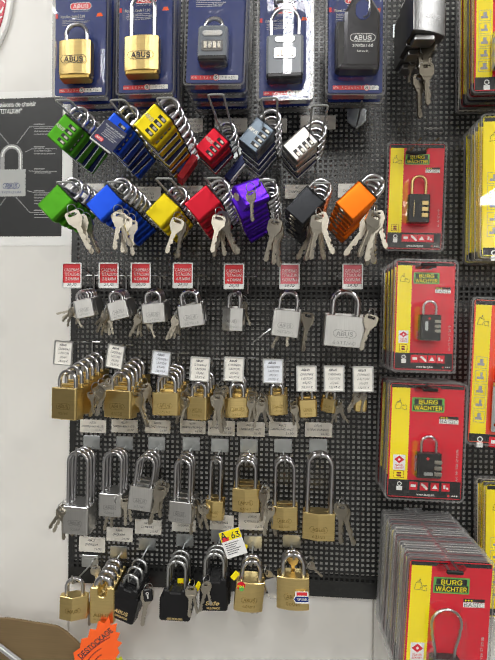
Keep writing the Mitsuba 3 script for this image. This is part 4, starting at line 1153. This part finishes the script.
def pack_body(kind, u):
    """the padlock of a blue pack; u = metres per photo pixel; origin = centre of the card's lower edge"""
    if kind in ('brass_short', 'brass_long'):
        top = 48 if kind == 'brass_short' else 49
        w, h, t = (32 if kind == 'brass_short' else 34) * u, 34 * u, .017
        a, r, L = (10.5 if kind == 'brass_short' else 11.5) * u, 2.0 * u, (7 if kind == 'brass_short' else 30) * u
        kit = [('padlock', mikit.ply(moved(body_mesh('convex', w, h, t), 0, -.0115, top * u), 'brass_dull', smooth=35), 'brass body'),
               ('padlock>shackle', mikit.ply(moved(shackle_mesh(a, r, L), 0, -.0115, top * u + L), 'chrome', smooth=45), 'chrome shackle'),
               ('padlock>base', mikit.ply(moved(extr(rrect(w * .94, t * .9, .003, 3), 4 * u, .0008, 'z'), 0, -.0115, top * u - h - 2 * u), 'brass_dark', smooth=35)),
               ('padlock>lettering', mikit.ply(cat([txt('ABUS', 4.9 * u, 0, (top - 20) * u, -.0115 - t / 2 - .0003, True, sx=1.45, fit=19 * u), flat(affinity.translate(LineString([(-9 * u, 0), (9 * u, 0)]).buffer(3.9 * u, 6).difference(LineString([(-9 * u, 0), (9 * u, 0)]).buffer(3.4 * u, 6)), 0, (top - 20) * u), -.0115 - t / 2 - .0003)]), 'print_ink'), 'black lettering ABUS')]
        return kit, (-w / 2 - 3 * u, (top - 37) * u, w / 2 + 5 * u, top * u + L + a + 4 * u)
    if kind in ('chrome_code', 'silver_code'):
        big = kind == 'silver_code'
        top, w, h, t = (55 if big else 49) * u, (36 if big else 29) * u, (42 if big else 34) * u, .018
        a, r, L = (13.5 if big else 8.5) * u, (1.8 if big else 2.0) * u, (15 if big else 1) * u
        mt = 'silver_paint'
        o = np.array(unary_union([Polygon(rrect(w, h, 4 * u, 4, 0, -h / 2))]).exterior.coords)[:-1]
        kit = [('padlock', mikit.ply(moved(extr(o, t, .003), 0, -.0115, top), mt, smooth=35), 'chromed body'),
               ('padlock>shackle', mikit.ply(moved(shackle_mesh(a, r, L), 0, -.0115, top + L), 'chrome', smooth=45)),
               ('padlock>name_plate', mikit.ply(moved(extr(np.array(LineString([(-7 * u, 0), (7 * u, 0)]).buffer(2.8 * u, 6).exterior.coords)[:-1], .0012, .0003), 0, -.0115 - t / 2 - .0004, top - (6 if big else 9) * u), 'plate_steel' if big else 'titan_dark', smooth=30)),
               ('padlock>lettering', mikit.ply(txt('ABUS', 3 * u, 0, top - (6 if big else 9) * u, -.0115 - t / 2 - .0012, True, sx=1.3), 'titan_dark' if big else 'dial_metal')),
               ('padlock>dial_frame', mikit.ply(moved(extr(rrect(21 * u, 10.5 * u, 2.2 * u, 4), .0016, .0005), 0, -.0115 - t / 2 - .0006, top - (19.5 if big else 21) * u), 'chrome', smooth=30))]
        for i in range(4):
            kit.append(('padlock>dial', mikit.ply(moved(extr(rrect(2.9 * u, 7 * u, .6 * u, 2), .0016, .0005), (-6.7 + 4.5 * i) * u, -.0115 - t / 2 - .0018, top - (19.5 if big else 21) * u), 'dial_metal' if i % 2 else 'nickel', smooth=25)))
        kit.append(('padlock>base', mikit.ply(moved(extr(rrect(w * .97, 6 * u, 2 * u, 3), t * 1.04, .002), 0, -.0115, top - h + 2 * u), 'black_plastic', smooth=35), 'black base'))
        return kit, (-w / 2 - 3 * u, top - h - 4 * u, w / 2 + 3 * u, top + L + a + 4 * u)
    # dark steel lock with a guarded shackle
    w, t = 34 * u, .021
    o = Polygon([(-17 * u, 17 * u), (17 * u, 17 * u), (17 * u, 70 * u), (9 * u, 84 * u), (3 * u, 87.5 * u), (-3 * u, 87.5 * u), (-9 * u, 84 * u), (-17 * u, 70 * u)]).buffer(-.002).buffer(.002, 4)
    slot = LineString([(0, 68 * u), (0, 73 * u)]).buffer(7 * u, 6)
    kit = [('padlock', mikit.ply(moved(extr(np.array(o.exterior.coords)[:-1], t, .0035), 3 * u, -.013, 0), 'black_chrome', smooth=35), 'dark polished body'),
           ('padlock>side_block', mikit.ply(moved(extr(rrect(10 * u, 48 * u, 2.5 * u, 3, -16 * u, 40 * u), t * .7, .002), 0, -.010, 0), 'black_plastic', smooth=35)),
           ('padlock>shackle_slot', mikit.ply(moved(extr(np.array(slot.exterior.coords)[:-1], .0008, .0002), 3 * u, -.013 - t / 2 - .0003, 0), 'print_navy', smooth=35)),
           ('padlock>shackle', mikit.ply(moved(tube([(0.5 * u, 0, 63 * u), (4.5 * u, 0, 65 * u), (6 * u, 0, 69 * u), (6 * u, 0, 79 * u)], 1.0 * u, 8), 3 * u, -.013 - t / 2 - .001, 0), 'chrome', smooth=45)),
           ('padlock>base', mikit.ply(moved(extr(rrect(38 * u, 5 * u, 1.5 * u, 3, 1 * u, 18 * u), t * .9, .002), 0, -.012, 0), 'black_chrome', smooth=35)),
           ('padlock>lettering', mikit.ply(cat([txt('ABUS', 4.4 * u, 3 * u, 44 * u, -.013 - t / 2 - .0003, True, sx=1.4, fit=17 * u), flat(affinity.translate(LineString([(-8.5 * u, 0), (8.5 * u, 0)]).buffer(3.8 * u, 6).difference(LineString([(-8.5 * u, 0), (8.5 * u, 0)]).buffer(3.2 * u, 6)), 3 * u, 44 * u), -.013 - t / 2 - .0003), txt('190CS / 60', 2.6 * u, 3 * u, 36.5 * u, -.013 - t / 2 - .0003, True, sx=1.2, fit=20 * u), txt('Series II', 2.0 * u, 3 * u, 31 * u, -.013 - t / 2 - .0003)]), 'print_white'), 'white lettering')]
    return kit, (-24 * u, 10 * u, 23 * u, 91 * u)


PACKS = [('brass_short', 54, 106, 95.5, .105, 3, .023, 0, 0, 'Nautilo Code | 180', 5, 'blue card with a short-shackle brass padlock'),
         ('brass_long', 118, 172, 92.5, .110, 3, .023, 0, 0, 'Nautilo Code | 180', 5, 'blue card with a long-shackle brass padlock'),
         ('chrome_code', 187, 243.5, 83, .110, 4, .024, 1.5, 0, 'Prestige Code | 160', 5, 'blue card with a small dark chrome padlock'),
         ('silver_code', 259, 310, 98, .110, 2, .024, 0, 0, 'Expedition Code | 147', 6, 'shiny blue card with a large silver padlock'),
         ('steel', 328, 382, 93, .105, 2, .024, 0, 4, 'Steel Code | 190', 8, 'blue card with a large black guarded padlock')]
for (kind, xl_, xr_, yb_, d, n, sp, ti, ya, title, lev, what) in PACKS:
    Pb = at((xl_ + xr_) / 2, yb_, d)
    u = pxm(Pb)
    W = (xr_ - xl_) * u
    H = 122 * u
    ctr = Pb + np.array([0, 0, H / 2])
    uu = W / 52
    kf, kb = blue_kit(W, H, title, True, lev), blue_kit(W, H, title, False, lev)
    lk, bub = pack_body(kind, u)
    bub = (bub[0], bub[1] - H / 2, bub[2], min(bub[3] - H / 2, H * .44))
    lk = [(it[0], it[1], *it[2:]) for it in lk]
    sm, rim = shell(W + .0075, H + .007, .005, bub, .0245, rim=.010, dome=.003 if kind == 'silver_code' else 0)
    rb = sheet_shell(W + .0075, H + .007, .005, rim=.010)
    bm = mikit.ply(sheet_shell(bub[2] - bub[0], bub[3] - bub[1], .006, -.020, .019), 'clear_rim', smooth=30)
    ms, mr, mrb = mikit.ply(sm, 'clear', smooth=18), mikit.ply(rim, 'clear_rim', smooth=30), mikit.ply(rb, 'clear_rim', smooth=30)
    for i in range(n):
        M = tm(ctr + [rng.uniform(-.001, .001) if i else 0, sp * i, 0], ti + (rng.uniform(-.7, .7) if i else 0), ya)
        k = thing('carded_padlock', f'{what}, {ORD[i]} of its stack', 'padlock card', f'{what} stack')
        put_kit(k, kf if i == 0 else kb, M)
        if i == 0:
            Ml = M @ T().translate([0, 0, -H / 2])
            put_kit(k, lk, Ml)
            put(k, 'clear_shell', ms, M, 'clear plastic bubble')
            put(k, 'shell_rim', mr, M)
        else:
            Ml = M @ T().translate([0, 0, -H / 2])
            put_kit(k, lk[:2], Ml)
            put(k, 'shell_rim', mrb, M)
# the hook end that shows on the shiny pack
P = at(284.5, 2, .118)
k = thing('display_hook', 'black double hook end in front of the shiny blue card', 'hook')
put(k, 'wire', mikit.ply(cat([tube([P + [sx, .10, .004], P + [sx, -.004, .001]], .0014, 7) for sx in (-.010, .010)]), 'wire_steel', smooth=40))
put(k, 'end_cap', mikit.ply(cat([box(.027, .004, .0045, P[0], P[1] - .002, P[2], .001), box(.004, .004, .010, P[0] - .0105, P[1] - .002, P[2] - .002, .001), box(.004, .004, .010, P[0] + .0105, P[1] - .002, P[2] - .002, .001)]), 'black_plastic', smooth=30))

# heavy steel padlocks with keys at the upper right
def heavy_kit(front):
    w, h, t = .0425, .062, .028
    a = np.linspace(-1, 1, 13)
    o = [(w / 2 * q, -t / 2 + t * .38 * (q * .5 + .5) ** 2 * 1.0) for q in a] + [(w / 2, t / 2), (-w / 2, t / 2)]
    o = np.array(Polygon(o).buffer(-.0012).buffer(.0012, 3).exterior.coords)[:-1]
    kit = [('body', mikit.ply(moved(extr(o, h, .0008, 'z'), 0, 0, h / 2), 'titan_mid', smooth=32)),
           ('base_block', mikit.ply(moved(extr(rrect(w * .6, t * .62, .003, 3), .0065, .0008, 'z'), -.004, .002, -.0034), 'titan_dark', smooth=32), 'brassy base'),
           ('shackle', mikit.ply(moved(shackle_mesh(.0125, .0042, .016), 0, .002, h + .014), 'chrome', smooth=45))]
    if front:
        m = cat([txt('ABUS', .005, .002, .019, 0, True, sx=1.3), txt('37/55', .0026, .002, .010, 0)])
        v = m.vertices.copy()
        v[:, 1] = -t / 2 + t * .38 * (v[:, 0] / w + .5) ** 2 - .0004
        kit.append(('engraving', mikit.ply(trimesh.Trimesh(v, m.faces, process=False), 'titan_dark'), 'engraved lettering'))
    return kit


hf, hb_ = heavy_kit(True), heavy_kit(False)
P0 = at(426.5, 37.5, .128)
for i in range(3):
    k = thing('heavy_padlock', f'heavy brushed steel padlock at the upper right, {ORD[i]} of its hook', 'padlock', 'heavy steel padlocks at the upper right')
    put_kit(k, hf if i == 0 else hb_, tm(P0 + np.array([0, .0315 * i, 0]), 0, 6))
hz = P0 + np.array([0, 0, .0885 - .0042 - RW - .0145 + .0125])
k = thing('display_hook', 'wire hook holding the heavy steel padlocks at the upper right', 'hook')
put(k, 'wire', mikit.ply(tube([(hz[0], -YF, hz[2]), (hz[0], P0[1] - .01, hz[2])], RW, 7), 'wire_steel', smooth=40))
put(k, 'back_plate', mikit.ply(box(.027, .0015, .02, hz[0], -YF - .0009, hz[2] + .006, .0004), 'plate_steel'))
key_set([(427, 43, 424, 84), (424, 58, 430, 98), (421, 62, 424, 88)], .110, 'upper steel keys below the front heavy padlock', None, 'square', 'key_dark')
key_set([(426, 66, 428, 104), (419, 78, 420, 117)], .116, 'lower long steel keys dangling below the heavy padlock', None, 'square', 'key_dark')
key_set([(412, 64, 409, 82)], .085, 'short key behind the lower keys of the heavy padlock', None, 'square', 'key_dark')

# ------------------------------------------------------------------ left side: poster, round sign, cardboard, starburst
YW = BACK - .006
PZ = {'tr': at(61, 97, 0), 'br': at(63, 236, 0)}
dP = -YW
tr, br = at(61, 97, dP + .001), at(63, 236, dP + .001)
pw, ph = .30, tr[2] - br[2]
pc = np.array([(tr[0] + br[0]) / 2 - pw / 2, YW - .0011, (tr[2] + br[2]) / 2])
su = pxm(at(30, 165, dP))
k = thing('poster', 'dark grey poster about titanium-look padlocks on the white wall at left', 'poster')
put(k, 'margin', mikit.ply(box(pw + .030, .0008, ph + .026, pc[0] + .004, YW - .0004, pc[2] - .002), 'print_white'), None, 'white margin sheet')
put(k, 'sheet', mikit.ply(box(pw, .001, ph, pc[0], pc[1], pc[2], .0002), 'print_poster'))


def pp(x, y):
    q = at(x, y, dP + .001)
    return q[0], q[2]


yp = pc[1] - .0007
tx, tz = pp(-1, 105.2)
tx2, tz2 = pp(0.5, 111.8)
put(k, 'title', mikit.ply(cat([txt('raisons de choisir', 4.2 * su, tx, tz, yp, True, align='l', fit=39 * su), txt('TITALIUM™', 4.2 * su, tx2, tz2, yp, True, align='l', fit=23 * su)]), 'print_white'), None, 'white title')
lkx, lkz = pp(11.5, 183)
lb = pp(27.5, 170)
body = sbox(lkx - 15 * su, lkz - 13.5 * su, lkx + 15 * su, lkz + 13.5 * su)
shk = LineString([(lkx - 9.5 * su, lkz + 13 * su), (lkx - 9.5 * su, lkz + 27 * su), *[(lkx + 9.5 * su * math.cos(a), lkz + 27 * su + 9.5 * su * math.sin(a)) for a in np.linspace(math.pi, 0, 13)], (lkx + 9.5 * su, lkz + 27 * su), (lkx + 9.5 * su, lkz + 13 * su)]).buffer(2.3 * su, 3)
put(k, 'pictured_padlock', mikit.ply(flat(body, yp), 'print_poster_lock'), None, 'printed silver padlock')
put(k, 'pictured_shackle', mikit.ply(flat(shk.difference(body), yp), 'print_line_grey'))
put(k, 'pictured_shackle_light', mikit.ply(flat(LineString(list(shk.buffer(-1.6 * su).exterior.coords)[:1] + [(lkx - 9.5 * su, lkz + 14 * su), (lkx - 9.5 * su, lkz + 27 * su), *[(lkx + 9.5 * su * math.cos(a), lkz + 27 * su + 9.5 * su * math.sin(a)) for a in np.linspace(math.pi, 0, 13)], (lkx + 9.5 * su, lkz + 14 * su)][1:]).buffer(.6 * su, 2), yp - .0002), 'print_white'))
ov = LineString([(lkx - 6 * su, lkz - 3 * su), (lkx + 6 * su, lkz - 3 * su)]).buffer(2.9 * su, 5)
put(k, 'pictured_lettering', mikit.ply(cat([flat(ov.difference(ov.buffer(-.5 * su)), yp - .0002), txt('ABUS', 3.4 * su, lkx, lkz - 3 * su, yp - .0002, True, sx=1.3, fit=13 * su), txt('TITALIUM', 1.9 * su, lkx, lkz - 9.5 * su, yp - .0002, sx=1.6)]), 'print_navy'), None, 'dark lettering ABUS TITALIUM')
ls = []
for pts in ([(17, 144), (30, 127), (58, 127)], [(26, 152), (32, 149), (57, 149)], [(29, 171), (36, 171.5), (57, 171.5)], [(28, 191), (36, 193), (58, 193)], [(16, 197), (30, 212.5), (56, 212.5)], [(9, 144), (-2, 131)], [(6, 198), (-3, 210)]):
    ls.append(LineString([pp(*q) for q in pts]).buffer(.35 * su, 2))
for l_ in ls:
    put(k, 'callout_line', mikit.ply(flat(l_, yp - .0001), 'print_line_grey'))
tl = []
for (y, n) in ((124.5, 4), (147, 3), (169, 2), (191, 5), (210.5, 3)):
    for j in range(n):
        a, b = pp(34.5, y + 2.9 * j + (1.2 if j else 0)), pp(34.5 + (10 if j == 0 else 22 - (j * 5) % 9), y + 2.9 * j + (1.2 if j else 0))
        tl.append(LineString([a, b]).buffer((.55 if j == 0 else .38) * su, 1))
put(k, 'small_text', mikit.ply(flat(unary_union(tl), yp - .0001), 'print_line_grey'))

rc = at(-99, -10, .012)
s = pxm(rc)
k = thing('round_sign', 'red round sign with a white rim in the upper left corner', 'sign')
put(k, 'rim', mikit.ply(extr(np.array(Point(0, 0).buffer(112.5 * s, 32).exterior.coords)[:-1], .006, .002), 'print_white', smooth=35), tm((rc[0], YW - .0032, rc[2])))
put(k, 'field', mikit.ply(extr(np.array(Point(0, 0).buffer(106.5 * s, 32).exterior.coords)[:-1], .0016, .0004), 'print_sign_red', smooth=35), tm((rc[0], YW - .0068, rc[2])))
put(k, 'print', mikit.ply(cat([flat(affinity.translate(LineString([(96 * s, -15 * s), (101 * s, -23 * s), (103 * s, -18 * s)]).buffer(.8 * s), 0, 0), -.001), flat(LineString([(97 * s, -30 * s), (102 * s, -27 * s)]).buffer(.7 * s), -.001), flat(LineString([(100 * s, -8 * s), (105 * s, -13 * s)]).buffer(.7 * s), -.001)]), 'print_white'), tm((rc[0], YW - .0068, rc[2])))

# cardboard sheet leaning at the lower left
cd = .075
edge = [(-60, 612), (-20, 616.5), (0, 618), (8, 617.8), (20, 619.5), (34, 622), (48, 624), (58, 626), (66, 631), (76, 640), (88, 652), (100, 668), (118, 700), (-60, 700)]
o = [(at(x, y, cd)[0], at(x, y, cd)[2]) for x, y in edge]
k = thing('cardboard_box', 'brown cardboard box with a torn rounded flap at the lower left', 'box')
put(k, 'front', mikit.ply(moved(extr(np.array(o), .004, .0006), 0, -cd, 0), 'cardboard'))
mn = np.mean(o, 0)
o2 = [(x - .012, z - .012) for x, z in o]
put(k, 'flap', mikit.ply(moved(extr(np.array(o2), .003, .0005), 0, -cd + .012, 0), 'cardboard'))
A, Bq = at(-12, 638, cd + .006), at(22, 664, cd + .006)
k = thing('metal_strip', 'pale grey metal strip lying aslant over the cardboard at the lower left', 'strip')
dv = Bq - A
L = np.linalg.norm(dv)
put(k, 'strip', mikit.ply(extr(rrect(L, .0085, .0006, 1), .003, .0006), 'print_grey'), tm((A + Bq) / 2, math.degrees(math.atan2(-dv[2], dv[0]))))
put(k, 'ridge', mikit.ply(moved(extr(rrect(L, .002, .0004, 1), .0016, .0004), 0, -.002, .0015), 'frame_steel'), tm((A + Bq) / 2, math.degrees(math.atan2(-dv[2], dv[0]))))

SD = .088
tips = [(109, 616), (110.5, 625), (117, 623.5), (115.5, 632), (120, 633), (117, 640.5), (122, 643), (117.5, 648), (119.5, 653), (115.5, 658), (117, 664), (111, 668), (112, 676), (104, 676), (101, 684), (94, 679), (88, 684), (85, 676), (77, 678), (78, 670), (71, 668), (75, 661), (73.5, 652.5), (80, 648), (81.5, 639), (88, 637.5), (90, 629), (96, 630), (98.5, 621), (104, 624)]
o = [(at(x, y, SD)[0], at(x, y, SD)[2]) for x, y in tips]
c = np.mean(o, 0)
k = thing('starburst_sign', 'bright orange star-shaped paper sign with black handwriting at the bottom', 'sign')
put(k, 'paper', mikit.ply(moved(extr(np.array(o), .001), 0, -SD, 0), 'print_orange'))
tc = at(95.5, 643, SD)
s = pxm(tc)
put(k, 'handwriting', mikit.ply(txt('DESTOCKAGE', 5.2 * s, tc[0], tc[2], -SD - .0007, True, rot=42, sx=.95, slant=-.12, fit=45 * s), 'print_ink'), None, 'black handwriting DESTOCKAGE')
sw = []
for i, (x0_, y0_, x1_, y1_, b) in enumerate(((80, 662, 110, 637, 2.4), (87, 662, 101.5, 648, 1.6), (95, 661, 101.5, 654.5, .8))):
    pts = []
    for t in np.linspace(0, 1, 9):
        q = at(x0_ + (x1_ - x0_) * t - b * 4 * t * (1 - t) * .6, y0_ + (y1_ - y0_) * t - b * 4 * t * (1 - t) * .6, SD)
        pts.append((q[0], q[2]))
    sw.append(LineString(pts).buffer(.45 * s, 2))
put(k, 'curved_lines', mikit.ply(flat(unary_union(sw), -SD - .0006), 'print_maroon'))
tips = [(121, 656), (123, 661), (128, 660), (125, 666), (128, 672), (120, 671), (116, 676), (113, 668), (108, 664), (114, 661), (114, 655), (118, 659)]
o = [(at(x, y, SD - .012)[0], at(x, y, SD - .012)[2]) for x, y in tips]
k = thing('starburst_sign', 'lime yellow star-shaped paper sign peeking out behind the orange one', 'sign')
put(k, '', mikit.ply(moved(extr(np.array(o), .001), 0, -SD + .012, 0), 'print_lime'))
